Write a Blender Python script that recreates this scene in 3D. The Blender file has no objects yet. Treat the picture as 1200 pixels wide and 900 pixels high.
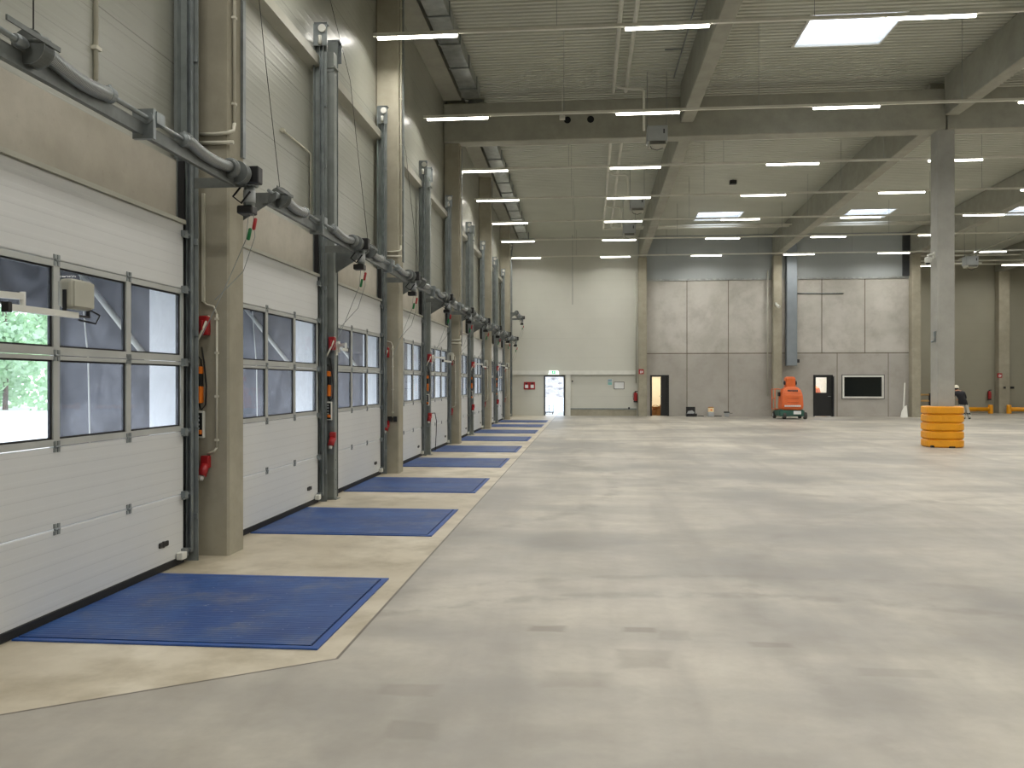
import bpy, bmesh, math, random
from mathutils import Vector, Matrix
random.seed(7)
PI = math.pi
scene = bpy.context.scene
C = scene.collection
H = 1.8                                   # eye height

# ------------------------------------------------------------------ materials
def lin(c):
    if isinstance(c, str):
        c = c.lstrip('#'); c = [int(c[i:i+2], 16)/255 for i in (0, 2, 4)]
    return tuple((x/12.92 if x <= .04045 else ((x+.055)/1.055)**2.4) for x in c) + (1,)

class NT:
    def __init__(s, m):
        s.m = m; s.t = m.node_tree; s.n = s.t.nodes; s.l = s.t.links
    def node(s, typ, **kw):
        nd = s.n.new(typ)
        for k, v in kw.items(): setattr(nd, k, v)
        return nd
    def link(s, a, b): s.l.new(a, b)
    def val(s, sock, v):
        if hasattr(v, 'is_output') or isinstance(v, bpy.types.NodeSocket): s.link(v, sock)
        else: sock.default_value = v
    def math(s, op, a, b=0.0, c=0.0):
        nd = s.node('ShaderNodeMath', operation=op)
        s.val(nd.inputs[0], a); s.val(nd.inputs[1], b); s.val(nd.inputs[2], c)
        return nd.outputs[0]
    def mix(s, f, a, b, blend='MIX'):
        nd = s.node('ShaderNodeMix', data_type='RGBA', blend_type=blend)
        s.val(nd.inputs[0], f); s.val(nd.inputs[6], a); s.val(nd.inputs[7], b)
        return nd.outputs[2]
    def noise(s, vec, scale, detail=4, rough=.55, dist=0):
        nd = s.node('ShaderNodeTexNoise'); s.link(vec, nd.inputs['Vector'])
        nd.inputs['Scale'].default_value = scale; nd.inputs['Detail'].default_value = detail
        nd.inputs['Roughness'].default_value = rough; nd.inputs['Distortion'].default_value = dist
        return nd.outputs['Fac']
    def ramp(s, f, a, b, lo=0.0, hi=1.0):
        nd = s.node('ShaderNodeMapRange', interpolation_type='SMOOTHSTEP')
        s.val(nd.inputs[0], f); nd.inputs[1].default_value = a; nd.inputs[2].default_value = b
        nd.inputs[3].default_value = lo; nd.inputs[4].default_value = hi
        return nd.outputs[0]
    def coords(s, kind='Object', scale=None):
        tc = s.node('ShaderNodeTexCoord'); o = tc.outputs[kind]
        if scale:
            mp = s.node('ShaderNodeMapping'); s.link(o, mp.inputs[0]); mp.inputs['Scale'].default_value = scale
            o = mp.outputs[0]
        return o
    def world(s):
        return s.node('ShaderNodeNewGeometry').outputs['Position']
    def sep(s, v):
        nd = s.node('ShaderNodeSeparateXYZ'); s.link(v, nd.inputs[0]); return nd.outputs

def new_mat(name):
    m = bpy.data.materials.new(name); m.use_nodes = True
    t = NT(m); b = t.n['Principled BSDF']
    return m, t, b

def bump(t, b, h, strength=.2, dist=.01):
    nd = t.node('ShaderNodeBump'); nd.inputs['Strength'].default_value = strength
    nd.inputs['Distance'].default_value = dist
    t.link(h, nd.inputs['Height']); t.link(nd.outputs[0], b.inputs['Normal'])

def plain(name, col, rough=.5, metal=0, var=.12, scale=3.0, spec=.5, emit=None, es=1):
    m, t, b = new_mat(name)
    c = lin(col)
    if var:
        n = t.ramp(t.noise(t.world(), scale, 5), .3, .7)
        a = tuple(min(1, x*(1-var)) for x in c[:3])+(1,); d = tuple(min(1, x*(1+var)) for x in c[:3])+(1,)
        t.link(t.mix(n, a, d), b.inputs['Base Color'])
    else: b.inputs['Base Color'].default_value = c
    b.inputs['Roughness'].default_value = rough; b.inputs['Metallic'].default_value = metal
    b.inputs['Specular IOR Level'].default_value = spec
    if emit:
        b.inputs['Emission Color'].default_value = lin(emit); b.inputs['Emission Strength'].default_value = es
    return m

def concrete(name, c1, c2, scale=1.0, rough=.85, stain=.35):
    m, t, b = new_mat(name); p = t.world()
    n1 = t.ramp(t.noise(p, .55*scale, 6, .6), .3, .7)
    n2 = t.ramp(t.noise(p, 3.0*scale, 6, .65), .3, .75)
    n3 = t.ramp(t.noise(p, 22*scale, 3, .6), .62, .75)
    col = t.mix(n1, lin(c1), lin(c2))
    col = t.mix(t.math('MULTIPLY', n2, stain), col, tuple(x*.62 for x in lin(c1)[:3])+(1,))
    col = t.mix(t.math('MULTIPLY', n3, .18), col, tuple(x*.55 for x in lin(c1)[:3])+(1,))
    t.link(col, b.inputs['Base Color']); b.inputs['Roughness'].default_value = rough
    b.inputs['Specular IOR Level'].default_value = .3
    bump(t, b, n2, .12, .01)
    return m

def cladding(name, col, period=.10, joint=1.0, rough=.45, var=.06, jd=.45, axis=2, jw=.012, bs=.35, fine_k=.45):
    m, t, b = new_mat(name); p = t.world(); s = t.sep(p)
    z = s[axis]
    rib = t.math('SINE', t.math('MULTIPLY', z, 2*PI/period))
    fr = t.math('FRACT', t.math('DIVIDE', z, joint))
    jm = t.math('LESS_THAN', fr, jw/joint)
    f2 = t.math('FRACT', t.math('DIVIDE', t.math('ADD', z, .07), joint/3))
    fine = t.math('LESS_THAN', f2, .008/joint*3)
    jm = t.math('MAXIMUM', jm, t.math('MULTIPLY', fine, fine_k))
    n = t.ramp(t.noise(p, .6, 5), .3, .7)
    c = lin(col)
    base = t.mix(n, tuple(x*(1-var) for x in c[:3])+(1,), tuple(min(1, x*(1+var)) for x in c[:3])+(1,))
    base = t.mix(t.math('MULTIPLY', jm, jd), base, (.02, .02, .018, 1))
    t.link(base, b.inputs['Base Color']); b.inputs['Roughness'].default_value = rough
    h = t.math('SUBTRACT', t.math('MULTIPLY', t.ramp(rib, .3, .9), .3), jm)
    bump(t, b, h, bs, .01)
    return m

M = {}
M['concrete'] = concrete('column_concrete', '#969180', '#a5a08f', 1.0)
M['concrete_beam'] = concrete('beam_concrete', '#9b9a8e', '#a8a79b', .8)
M['concrete_grey'] = concrete('pillar_concrete', '#9b9a93', '#aaa9a2', .8, stain=.25)
M['concrete_lintel'] = concrete('lintel_concrete', '#aaa496', '#c0bbae', .9, stain=.3)
M['clad'] = cladding('wall_cladding', '#97988d', .125, 1.0, rough=.3, bs=.45)
M['clad_far'] = cladding('far_wall_cladding', '#c3c3b9', .5, 1.03, var=.03, jd=.12, bs=.15)
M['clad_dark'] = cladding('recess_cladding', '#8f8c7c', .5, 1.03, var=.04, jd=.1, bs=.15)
M['clad_blue'] = cladding('grey_cladding', '#a0a6a7', .5, 1.2, var=.03, jd=.12, bs=.15)
M['door_white'] = cladding('door_panel_white', '#cbccca', .105, .105, rough=.4, var=.03, jd=.12, jw=.005, bs=.12, fine_k=0)
M['alu'] = plain('window_frame_alu', '#b2b4b0', .4, .25, .06)
M['rubber'] = plain('black_rubber', '#0d0d0e', .7)
M['black'] = plain('black_plastic', '#121213', .45)
M['steel'] = plain('galvanised_steel', '#8b9192', .42, .75, .18, 6)
M['steel_dark'] = plain('grey_painted_steel', '#868c8a', .5, .45, .15, 4)
M['post'] = plain('post_grey_steel', '#868b87', .5, .4, .12, 4)
M['shaft'] = plain('shaft_grey_steel', '#6b6f6d', .45, .55, .18, 6)
M['white'] = plain('white_painted_metal', '#d2d2ca', .4, 0, .05)
M['white_reveal'] = plain('white_reveal', '#f4f6fa', .5, 0, .03)
M['cream'] = plain('cream_painted_metal', '#a9a89b', .4, .1, .05)
M['duct'] = plain('galvanised_duct', '#a3a7a5', .35, .7, .2, 5)
M['red'] = plain('red_plastic', '#981a1e', .35)
M['green'] = plain('green_plastic', '#12703a', .4)
M['orange'] = plain('orange_plastic', '#e8791b', .4)
M['lift_orange'] = plain('lift_orange_paint', '#d2652d', .45, 0, .08)
M['lift_green'] = plain('lift_green_paint', '#1d4f42', .45, 0, .15)
M['yellow'] = plain('yellow_plastic', '#e39a14', .42, 0, .06)
M['pipe'] = plain('white_pipe', '#d9d8cd', .45, 0, .05)
M['grey_box'] = plain('grey_enclosure', '#a5a9aa', .45, .1, .06)
M['grey_duct'] = plain('grey_duct_paint', '#7e868c', .5, .2, .05)
M['conduit'] = plain('conduit_plastic', '#c7c4b4', .5, 0, .05)
M['dark_frame'] = plain('anthracite_frame', '#35383b', .5, .1, .06)
M['leaf_door'] = plain('dark_door_leaf', '#1c1d1e', .4, .1, .1)
M['cardboard'] = plain('cardboard', '#a5733f', .8, 0, .2)
M['dark_glass'] = plain('dark_window_glass', '#141a1b', .06, 0, 0, spec=.6)
M['lens'] = plain('lamp_lens_glass', '#c9cbc8', .15, .3, .05)
M['green_sign'] = plain('green_sign', '#1f9e6b', .4, 0, 0, emit='#31c48a', es=.6)
M['white_lit'] = plain('lit_sign_white', '#f2fff8', .4, 0, 0, emit='#f2fff8', es=1.4)
M['cyan_sign'] = plain('teal_plan_sheet', '#7fb3ac', .5, 0, .1, 20)
M['paper'] = plain('white_sheet', '#d7d9d8', .5, 0, .03)
M['tyre'] = plain('tyre_rubber', '#3c3a37', .8)
M['black_cloth'] = plain('black_jacket_cloth', '#15161c', .85)
M['grey_cloth'] = plain('pale_work_trousers', '#aaa79d', .85)
M['skin'] = plain('skin', '#b98567', .6, 0, .05)
M['timber'] = plain('pale_timber', '#c49a5c', .6)
M['shelter'] = plain('shelter_fabric', '#4c4d53', .75, 0, .15, 2)
M['asphalt'] = plain('outdoor_paving', '#eceae4', .9, 0, .08, .4)
M['bark'] = plain('tree_bark', '#5d4d3e', .9)
M['stone'] = None

def spring_mat():
    m, t, b = new_mat('coil_spring_steel'); uv = t.coords('UV'); s = t.sep(uv)
    w = t.math('SINE', t.math('MULTIPLY', s[1], 2*PI*90))
    f = t.ramp(w, -.8, .6)
    t.link(t.mix(f, lin('#74787a'), lin('#aeb2b1')), b.inputs['Base Color'])
    b.inputs['Metallic'].default_value = .75; b.inputs['Roughness'].default_value = .33
    bump(t, b, f, .5, .004); return m
M['spring'] = spring_mat()

def stone_mat():
    m, t, b = new_mat('stony_bank'); p = t.world()
    v = t.node('ShaderNodeTexVoronoi'); t.link(p, v.inputs['Vector']); v.inputs['Scale'].default_value = 1.1
    f = t.ramp(v.outputs['Distance'], .1, .55)
    n = t.ramp(t.noise(p, 1.3, 5), .35, .65)
    t.link(t.mix(n, t.mix(f, lin('#5e534f'), lin('#a89d96')), lin('#cfc6bf')), b.inputs['Base Color'])
    b.inputs['Roughness'].default_value = .95; return m
M['stone'] = stone_mat()

def leaf_mat():
    m, t, b = new_mat('tree_leaves'); p = t.world()
    n = t.ramp(t.noise(p, .8, 4), .3, .7)
    t.link(t.mix(n, lin('#93b592'), lin('#cfe3ca')), b.inputs['Base Color'])
    b.inputs['Roughness'].default_value = .7
    tr = t.node('ShaderNodeBsdfTranslucent'); tr.inputs[0].default_value = lin('#a9cf8d')
    mx = t.node('ShaderNodeMixShader'); mx.inputs[0].default_value = .35
    t.link(b.outputs[0], mx.inputs[1]); t.link(tr.outputs[0], mx.inputs[2])
    t.link(mx.outputs[0], t.n['Material Output'].inputs[0]); return m
M['leaf'] = leaf_mat()

def glass_mat(name, haze=.12, tint='#eef3f8'):
    m = bpy.data.materials.new(name); m.use_nodes = True; t = NT(m); t.n.clear()
    out = t.node('ShaderNodeOutputMaterial')
    tr = t.node('ShaderNodeBsdfTransparent'); tr.inputs[0].default_value = lin(tint)
    gl = t.node('ShaderNodeBsdfGlossy'); gl.inputs['Roughness'].default_value = .02
    lw = t.node('ShaderNodeLayerWeight')
    fr = t.math('ADD', .04, t.math('MULTIPLY', t.math('POWER', lw.outputs['Facing'], 5.0), .9))
    a = t.node('ShaderNodeMixShader'); t.link(fr, a.inputs[0]); t.link(tr.outputs[0], a.inputs[1]); t.link(gl.outputs[0], a.inputs[2])
    hz = t.node('ShaderNodeBsdfTranslucent'); hz.inputs[0].default_value = lin('#dfe3f2')
    n = t.ramp(t.noise(t.world(), 3.0, 7, .7, .8), .35, .75, haze*.4, haze*1.3)
    b = t.node('ShaderNodeMixShader'); t.link(n, b.inputs[0]); t.link(a.outputs[0], b.inputs[1]); t.link(hz.outputs[0], b.inputs[2])
    t.link(b.outputs[0], out.inputs[0]); return m
M['glass'] = glass_mat('door_pane_glass', .14)
M['sky_dome'] = glass_mat('skylight_acrylic', .25, '#ffffff')
M['clear_glass'] = glass_mat('clear_door_glass', .05)

def tube_mat():
    m, t, b = new_mat('lit_tube_diffuser')
    b.inputs['Base Color'].default_value = (.8, .8, .78, 1)
    b.inputs['Emission Color'].default_value = (1.0, .95, .83, 1); b.inputs['Emission Strength'].default_value = TUBE
    return m
TUBE = 14
M['tube'] = tube_mat()

def leveler_mat():
    m, t, b = new_mat('blue_checker_steel'); p = t.world(); s = t.sep(p)
    rid = t.ramp(t.math('SINE', t.math('MULTIPLY', s[1], 2*PI/.045)), .2, .9)
    n1 = t.ramp(t.noise(p, 1.6, 6, .65), .35, .7)
    mp = t.node('ShaderNodeMapping'); t.link(p, mp.inputs[0]); mp.inputs['Scale'].default_value = (1.2, 14, 1)
    n2 = t.ramp(t.noise(mp.outputs[0], 2.2, 6, .7), .52, .75)
    col = t.mix(n1, lin('#173d78'), lin('#26508a'))
    col = t.mix(t.math('MULTIPLY', n2, .5), col, lin('#7487a5'))
    col = t.mix(t.math('MULTIPLY', t.ramp(t.noise(p, 1.3, 6, .65, .5), .42, .72), .5), col, lin('#142c58'))
    col = t.mix(t.math('MULTIPLY', t.ramp(t.noise(p, 2.2, 7, .7), .46, .72), .5), col, lin('#6d7078'))
    col = t.mix(t.math('MULTIPLY', t.ramp(t.noise(p, 14, 3, .7), .66, .74), .5), col, lin('#9aa3b0'))
    col = t.mix(t.math('MULTIPLY', rid, .25), col, lin('#0c2862'))
    t.link(col, b.inputs['Base Color']); b.inputs['Roughness'].default_value = .5
    bump(t, b, rid, .35, .006); return m
M['blue'] = leveler_mat()
M['blue_edge'] = plain('blue_frame_steel', '#22498a', .45, 0, .15, 5)
M['gap'] = plain('dark_gap', '#07090f', .9, 0, 0)

def floor_mat():
    m, t, b = new_mat('smoothed_concrete_floor'); p = t.world(); s = t.sep(p); x, y = s[0], s[1]
    n1 = t.ramp(t.noise(p, .24, 6, .56, .2), .36, .64)
    n2 = t.ramp(t.noise(p, .6, 6, .58, .3), .36, .74)
    n3 = t.ramp(t.noise(p, 2.2, 8, .62), .30, .80)
    n4 = t.ramp(t.noise(p, 9.0, 5, .65), .35, .78)
    mp = t.node('ShaderNodeMapping'); t.link(p, mp.inputs[0]); mp.inputs['Scale'].default_value = (1.9, .14, 1)
    st = t.ramp(t.noise(mp.outputs[0], 1.0, 4, .5), .42, .78)
    mp2 = t.node('ShaderNodeMapping'); t.link(p, mp2.inputs[0]); mp2.inputs['Scale'].default_value = (.12, .8, 1)
    st2 = t.ramp(t.noise(mp2.outputs[0], 1.0, 4, .5), .42, .66)
    col = t.mix(n1, lin('#7c7a74'), lin('#bdb7aa'))
    col = t.mix(t.math('MULTIPLY', n2, .6), col, lin('#cfc9ba'))
    col = t.mix(t.math('MULTIPLY', st2, .5), col, lin('#8a8780'))
    col = t.mix(t.math('MULTIPLY', st, .5), col, lin('#817d76'))
    col = t.mix(t.math('MULTIPLY', n3, .42), col, lin('#857e71'))
    col = t.mix(t.math('MULTIPLY', n4, .14), col, lin('#7f786b'))
    for cx, cy, sx_, sy_, k in ((-.30, 6.02, .13, .07, .5), (.38, 6.05, .12, .06, .5), (1.27, 5.78, .13, .05, .4), (.38, 5.4, .15, .16, .35), (.62, 5.95, .1, .1, .25), (-.05, 5.0, .18, .12, .25), (1.9, 5.3, .2, .06, .25), (-1.05, 4.75, .15, .08, .3), (-.9, 4.2, .12, .1, .3)):
        ax = t.math('DIVIDE', t.math('ABSOLUTE', t.math('SUBTRACT', x, cx)), sx_); ay = t.math('DIVIDE', t.math('ABSOLUTE', t.math('SUBTRACT', y, cy)), sy_)
        a = t.ramp(t.math('ADD', t.math('MAXIMUM', ax, ay), t.math('MULTIPLY', t.math('SUBTRACT', n3, .5), .7)), .7, 1.25, 1, 0)
        col = t.mix(t.math('MULTIPLY', a, k), col, lin('#6f675a'))
    # tyre arcs
    nn = t.ramp(t.noise(p, 2.2, 4), .35, .6)
    for cx, cy, r, w, k in ((1.2, 1.9, 5.2, .05, .4), (-6.5, 14.5, 7.0, .07, .3), (1.6, 1.4, 6.4, .04, .25), (9.5, 6.0, 8.2, .06, .22), (7.0, 20.0, 7.4, .08, .22)):
        dx = t.math('SUBTRACT', x, cx); dy = t.math('SUBTRACT', y, cy)
        d = t.math('SQRT', t.math('ADD', t.math('MULTIPLY', dx, dx), t.math('MULTIPLY', dy, dy)))
        a = t.ramp(t.math('ABSOLUTE', t.math('SUBTRACT', d, r)), w*.5, w*3, 1, 0)
        col = t.mix(t.math('MULTIPLY', t.math('MULTIPLY', a, nn), k), col, lin('#6f6a60'))
    # pale apron in front of the docks, edged by a saw-cut joint
    dist_a = t.math('SUBTRACT', -1.62, x)
    dist_b = t.math('MULTIPLY', t.math('SUBTRACT', t.math('SUBTRACT', y, 4.19), t.math('MULTIPLY', t.math('ADD', x, 3.16), .682)), .826)
    e = t.math('MINIMUM', dist_a, dist_b)
    ap = t.math('GREATER_THAN', e, 0)
    apc = t.mix(n2, lin('#bfb49c'), lin('#ddd5c2'))
    apc = t.mix(t.math('MULTIPLY', n3, .5), apc, lin('#a09378'))
    apc = t.mix(t.math('MULTIPLY', t.ramp(t.noise(p, 1.1, 6, .62), .44, .70), .6), apc, lin('#8f8468'))
    col = t.mix(t.math('MULTIPLY', ap, .8), col, apc)
    j = t.ramp(t.math('ABSOLUTE', e), .006, .014, 1, 0)
    col = t.mix(t.math('MULTIPLY', j, .85), col, lin('#4d463b'))
    t.link(col, b.inputs['Base Color'])
    t.link(t.math('ADD', .42, t.math('MULTIPLY', n2, .12)), b.inputs['Roughness'])
    b.inputs['Specular IOR Level'].default_value = .55
    return m
M['floor'] = floor_mat()

def panel_concrete():
    m, t, b = new_mat('precast_wall_concrete'); p = t.world()
    n1 = t.ramp(t.noise(p, .35, 6, .6, .5), .32, .68)
    n2 = t.ramp(t.noise(p, 1.4, 6, .65), .4, .75)
    col = t.mix(n1, lin('#a9a69d'), lin('#c0bdb6'))
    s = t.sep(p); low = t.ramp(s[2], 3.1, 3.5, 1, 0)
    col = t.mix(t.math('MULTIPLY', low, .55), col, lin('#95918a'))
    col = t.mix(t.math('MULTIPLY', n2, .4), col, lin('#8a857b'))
    t.link(col, b.inputs['Base Color']); b.inputs['Roughness'].default_value = .8
    bump(t, b, n2, .08, .01); return m
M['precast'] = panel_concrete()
M['deck'] = plain('roof_deck', '#c0c2b6', .45, .05, .05, .5)
M['room_white'] = plain('lit_room_plaster', '#f4ead2', .8, 0, .03)

# ------------------------------------------------------------------ geometry helpers
def B(): return bmesh.new()

def box(bm, x0, x1, y0, y1, z0, z1, mi=0, bev=0, seg=1):
    vs = [bm.verts.new((x, y, z)) for z in (z0, z1) for y in (y0, y1) for x in (x0, x1)]
    fs = [bm.faces.new([vs[i] for i in q]) for q in ((0, 2, 3, 1), (4, 5, 7, 6), (0, 1, 5, 4), (2, 6, 7, 3), (0, 4, 6, 2), (1, 3, 7, 5))]
    for f in fs: f.material_index = mi
    if bev:
        es = list({e for f in fs for e in f.edges})
        r = bmesh.ops.bevel(bm, geom=es, offset=bev, segments=seg, affect='EDGES', profile=.5)
        for f in r['faces']: f.material_index = mi
    return fs

def frame_of(d):
    d = Vector(d).normalized()
    u = d.cross(Vector((0, 0, 1)))
    if u.length < 1e-4: u = Vector((1, 0, 0))
    u.normalize(); return u, d.cross(u).normalized()

def tube(bm, pts, r, n=10, caps=True, mi=0):
    """tube of radius r (number or list) along the points"""
    pts = [Vector(p) for p in pts]; uvl = bm.loops.layers.uv.verify()
    rings = []; u0 = None; ln = 0; lens = []
    for i, p in enumerate(pts):
        d = (pts[min(i+1, len(pts)-1)] - pts[max(i-1, 0)])
        if d.length < 1e-7: d = Vector((0, 0, 1))
        d.normalize()
        if u0 is None: u0, _ = frame_of(d)
        u = (u0 - d*u0.dot(d)).normalized(); v = d.cross(u); u0 = u
        rr = r[i] if isinstance(r, (list, tuple)) else r
        rings.append([bm.verts.new(p + (u*math.cos(a) + v*math.sin(a))*rr) for a in [2*PI*k/n for k in range(n)]])
        if i: ln += (pts[i]-pts[i-1]).length
        lens.append(ln)
    for i in range(len(rings)-1):
        for k in range(n):
            f = bm.faces.new((rings[i][k], rings[i][(k+1) % n], rings[i+1][(k+1) % n], rings[i+1][k])); f.smooth = True; f.material_index = mi
            for lp, (a, b) in zip(f.loops, ((k, i), (k+1, i), (k+1, i+1), (k, i+1))): lp[uvl].uv = (a/n, lens[b])
    if caps:
        f = bm.faces.new(rings[0][::-1]); f.material_index = mi
        f = bm.faces.new(rings[-1]); f.material_index = mi

def cyl(bm, p0, p1, r, n=16, mi=0): tube(bm, [p0, p1], r, n, True, mi)

def lathe(bm, o, axis, prof, n=24, mi=0):
    """prof: (radius, along) pairs about the axis through o"""
    o = Vector(o); a = Vector(axis).normalized(); u, v = frame_of(a)
    rings = [[bm.verts.new(o + a*h + (u*math.cos(2*PI*k/n) + v*math.sin(2*PI*k/n))*max(r, 1e-4)) for k in range(n)] for r, h in prof]
    for i in range(len(rings)-1):
        for k in range(n):
            f = bm.faces.new((rings[i][k], rings[i][(k+1) % n], rings[i+1][(k+1) % n], rings[i+1][k])); f.material_index = mi
    f = bm.faces.new(rings[0][::-1]); f.material_index = mi
    f = bm.faces.new(rings[-1]); f.material_index = mi

def prism(bm, poly, o, ux, uy, t, mi=0):
    """2-D polygon laid in plane (ux, uy) at o and extruded by vector t"""
    o, ux, uy, t = Vector(o), Vector(ux), Vector(uy), Vector(t)
    a = [bm.verts.new(o + ux*p[0] + uy*p[1]) for p in poly]
    b = [bm.verts.new(o + ux*p[0] + uy*p[1] + t) for p in poly]
    n = len(poly)
    f = bm.faces.new(a[::-1]); f.material_index = mi
    f = bm.faces.new(b); f.material_index = mi
    for i in range(n):
        f = bm.faces.new((a[i], a[(i+1) % n], b[(i+1) % n], b[i])); f.material_index = mi

def skewbox(bm, x0, x1, ya, yb, za0, za1, zb0, zb1, mi=0):
    """box along Y whose bottom/top heights differ between its two ends"""
    vs = [bm.verts.new(c) for c in ((x0, ya, za0), (x1, ya, za0), (x0, yb, zb0), (x1, yb, zb0), (x0, ya, za1), (x1, ya, za1), (x0, yb, zb1), (x1, yb, zb1))]
    for q in ((0, 2, 3, 1), (4, 5, 7, 6), (0, 1, 5, 4), (2, 6, 7, 3), (0, 4, 6, 2), (1, 3, 7, 5)):
        f = bm.faces.new([vs[i] for i in q]); f.material_index = mi

def obj(name, bm, mats, parent=None, loc=(0, 0, 0), label=None, kind=None):
    bmesh.ops.recalc_face_normals(bm, faces=bm.faces)
    me = bpy.data.meshes.new(name); bm.to_mesh(me); bm.free()
    for m in (mats if isinstance(mats, (list, tuple)) else [mats]): me.materials.append(M[m] if isinstance(m, str) else m)
    o = bpy.data.objects.new(name, me); C.objects.link(o); o.location = loc
    if parent: o.parent = parent
    if label: o['label'] = label
    if kind: o['kind'] = kind
    return o

def thing(name, label, cat, loc=(0, 0, 0), rz=0, group=None):
    o = bpy.data.objects.new(name, None); C.objects.link(o); o.empty_display_size = .1
    o.location = loc; o.rotation_euler = (0, 0, rz); o['label'] = label; o['category'] = cat
    if group: o['group'] = group
    return o

def tag(o, label, cat, group=None):
    o['label'] = label; o['category'] = cat
    if group: o['group'] = group
    return o

def struct(name, bm, mats, parent=None, loc=(0, 0, 0)):
    o = obj(name, bm, mats, parent, loc)
    if not parent: o['kind'] = 'structure'
    return o

def dup(root, loc, label, rz=None):
    r = root.copy(); C.objects.link(r); r.location = loc; r['label'] = label
    if rz is not None: r.rotation_euler = (0, 0, rz)
    for ch in list(root.children):
        c = ch.copy(); C.objects.link(c); c.parent = r
        for g in list(ch.children):
            d = g.copy(); C.objects.link(d); d.parent = c
    return r

ORD = ['nearest', 'second', 'third', 'fourth', 'fifth', 'sixth', 'seventh', 'eighth', 'ninth', 'tenth']
ORD1 = ['first'] + ORD[1:]

# ------------------------------------------------------------------ layout
COLY = [8.42 + 7.75*i for i in range(5)]                 # columns along the dock wall (centres)
DOORY = [6.40, 10.52, 14.27, 18.27, 22.00, 26.00, 29.75, 33.75, 37.50, 41.45]
HW = 1.48
FX0, FX1, FX2 = -4.1, 2.68, 16.9
WALLF = 44.1                                             # far wall
XD = -4.0                                                # door plane
def roof(y): return 10.2 if y <= 23.9 else 10.2 - (y-23.9)*.0347

# ------------------------------------------------------------------ camera
cam = bpy.data.cameras.new('camera'); co = bpy.data.objects.new('camera', cam); C.objects.link(co)
cam.sensor_width = 36; cam.lens = 967/1200*36; cam.shift_y = -2.5/1200; cam.clip_end = 400; cam.clip_start = .05
co.location = (0, 0, H); co.rotation_euler = (PI/2, 0, math.atan(88/967)); scene.camera = co

# ------------------------------------------------------------------ setting
bm = B(); box(bm, -4.35, 30.6, -14, 50.3, -.2, 0); struct('floor', bm, 'floor')

SKY = [(5.15, 7.2, 19.4, 21.2), (12.0, 14.0, 19.4, 21.2), (5.15, 7.2, 4.0, 5.8), (12.0, 14.0, 4.0, 5.8), (5.15, 7.2, 38.9, 40.6), (12.0, 14.0, 38.9, 40.6), (18.9, 20.9, 38.9, 40.6), (-1.6, .4, -5.5, -3.7)]  # skylights out of view are added for the daylight they bring in
def ceiling():
    bm = B(); per = .18; y = -14.0; segs = []
    while y < 50.3:
        for a, b, za, zb in ((0, .09, 0, 0), (.09, .11, 0, .06), (.11, .16, .06, .06), (.16, .18, .06, 0)):
            segs.append((y+a, y+b, za, zb))
        y += per
    for ya, yb, za, zb in segs:
        cuts = sorted((s[0]-.03, s[1]+.03) for s in SKY if s[2] - .05 < (ya+yb)/2 < s[3] + .05)
        x = -4.4 if ya < WALLF+.25 else FX2-.25; spans = []
        for c0, c1 in cuts: spans.append((x, c0)); x = c1
        spans.append((x, 30.6))
        for x0, x1 in spans:
            bm.faces.new([bm.verts.new(p) for p in ((x0, ya, roof(ya)+za), (x1, ya, roof(ya)+za), (x1, yb, roof(yb)+zb), (x0, yb, roof(yb)+zb))])
    bmesh.ops.remove_doubles(bm, verts=bm.verts, dist=.0005)
    # closing sheet above the deck, with the same holes
    ys = sorted({-14.0, 23.9, WALLF+.25, 50.3} | {v for s in SKY for v in (s[2]-.06, s[3]+.06)})
    for ya, yb in zip(ys[:-1], ys[1:]):
        cuts = sorted((s[0]-.06, s[1]+.06) for s in SKY if s[2]-.06 < (ya+yb)/2 < s[3]+.06); x = -4.4 if ya < WALLF+.25 else FX2-.25; spans = []
        for c0, c1 in cuts: spans.append((x, c0)); x = c1
        spans.append((x, 30.6))
        for x0, x1 in spans: skewbox(bm, x0, x1, ya, yb, roof(ya)+.08, roof(ya)+.27, roof(yb)+.08, roof(yb)+.27)
    return struct('ceiling', bm, 'deck')
ceiling()
for i, (x0, x1, y0, y1) in enumerate(SKY):
    bm = B(); za, zb = roof(y0), roof(y1); t = .05
    for (a, b, c, d) in ((x0-t, x0, y0-t, y1+t), (x1, x1+t, y0-t, y1+t), (x0, x1, y0-t, y0), (x0, x1, y1, y1+t)):
        skewbox(bm, a, b, c, d, roof(c)-.03, roof(c)+.06, roof(d)-.03, roof(d)+.06)
    w = struct('window_%d' % (i+2), bm, 'white')
    bm = B(); skewbox(bm, x0-.01, x1+.01, y0-.01, y1+.01, za+.02, za+.03, zb+.02, zb+.03)
    obj('skylight_dome', bm, 'sky_dome', w)

# dock wall: concrete below 4 m with an opening at each door, cladding above
bm = B(); WI, WO = -4.08, -4.35
y = -14.0; OPH = 3.32
for dc, h in [(d, OPH) for d in DOORY[:-1]] + [(DOORY[-1], 4.5)]:
    box(bm, WO, WI, y, dc-1.475, 0, 4.0, 0)
    box(bm, WO, WI, dc-1.475, dc+1.475, min(h, 3.99), 4.0, 0)
    y = dc+1.475
box(bm, WO, WI, y, WALLF+.25, 0, 4.0, 0)
bm.faces.ensure_lookup_table(); bm.normal_update()
for f in bm.faces:
    c = f.calc_center_median()
    if (abs(f.normal.y) > .9 or f.normal.z < -.9) and 0 < c.y < 44: f.material_index = 1
struct('wall_left', bm, ['concrete_lintel', 'white_reveal'])
bm = B()
box(bm, WO-.05, -4.15, -14, WALLF+.25, 4.0, 10.7)
struct('wall_left_upper', bm, 'clad').name = 'wall_upper_left'
n = 2
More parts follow.
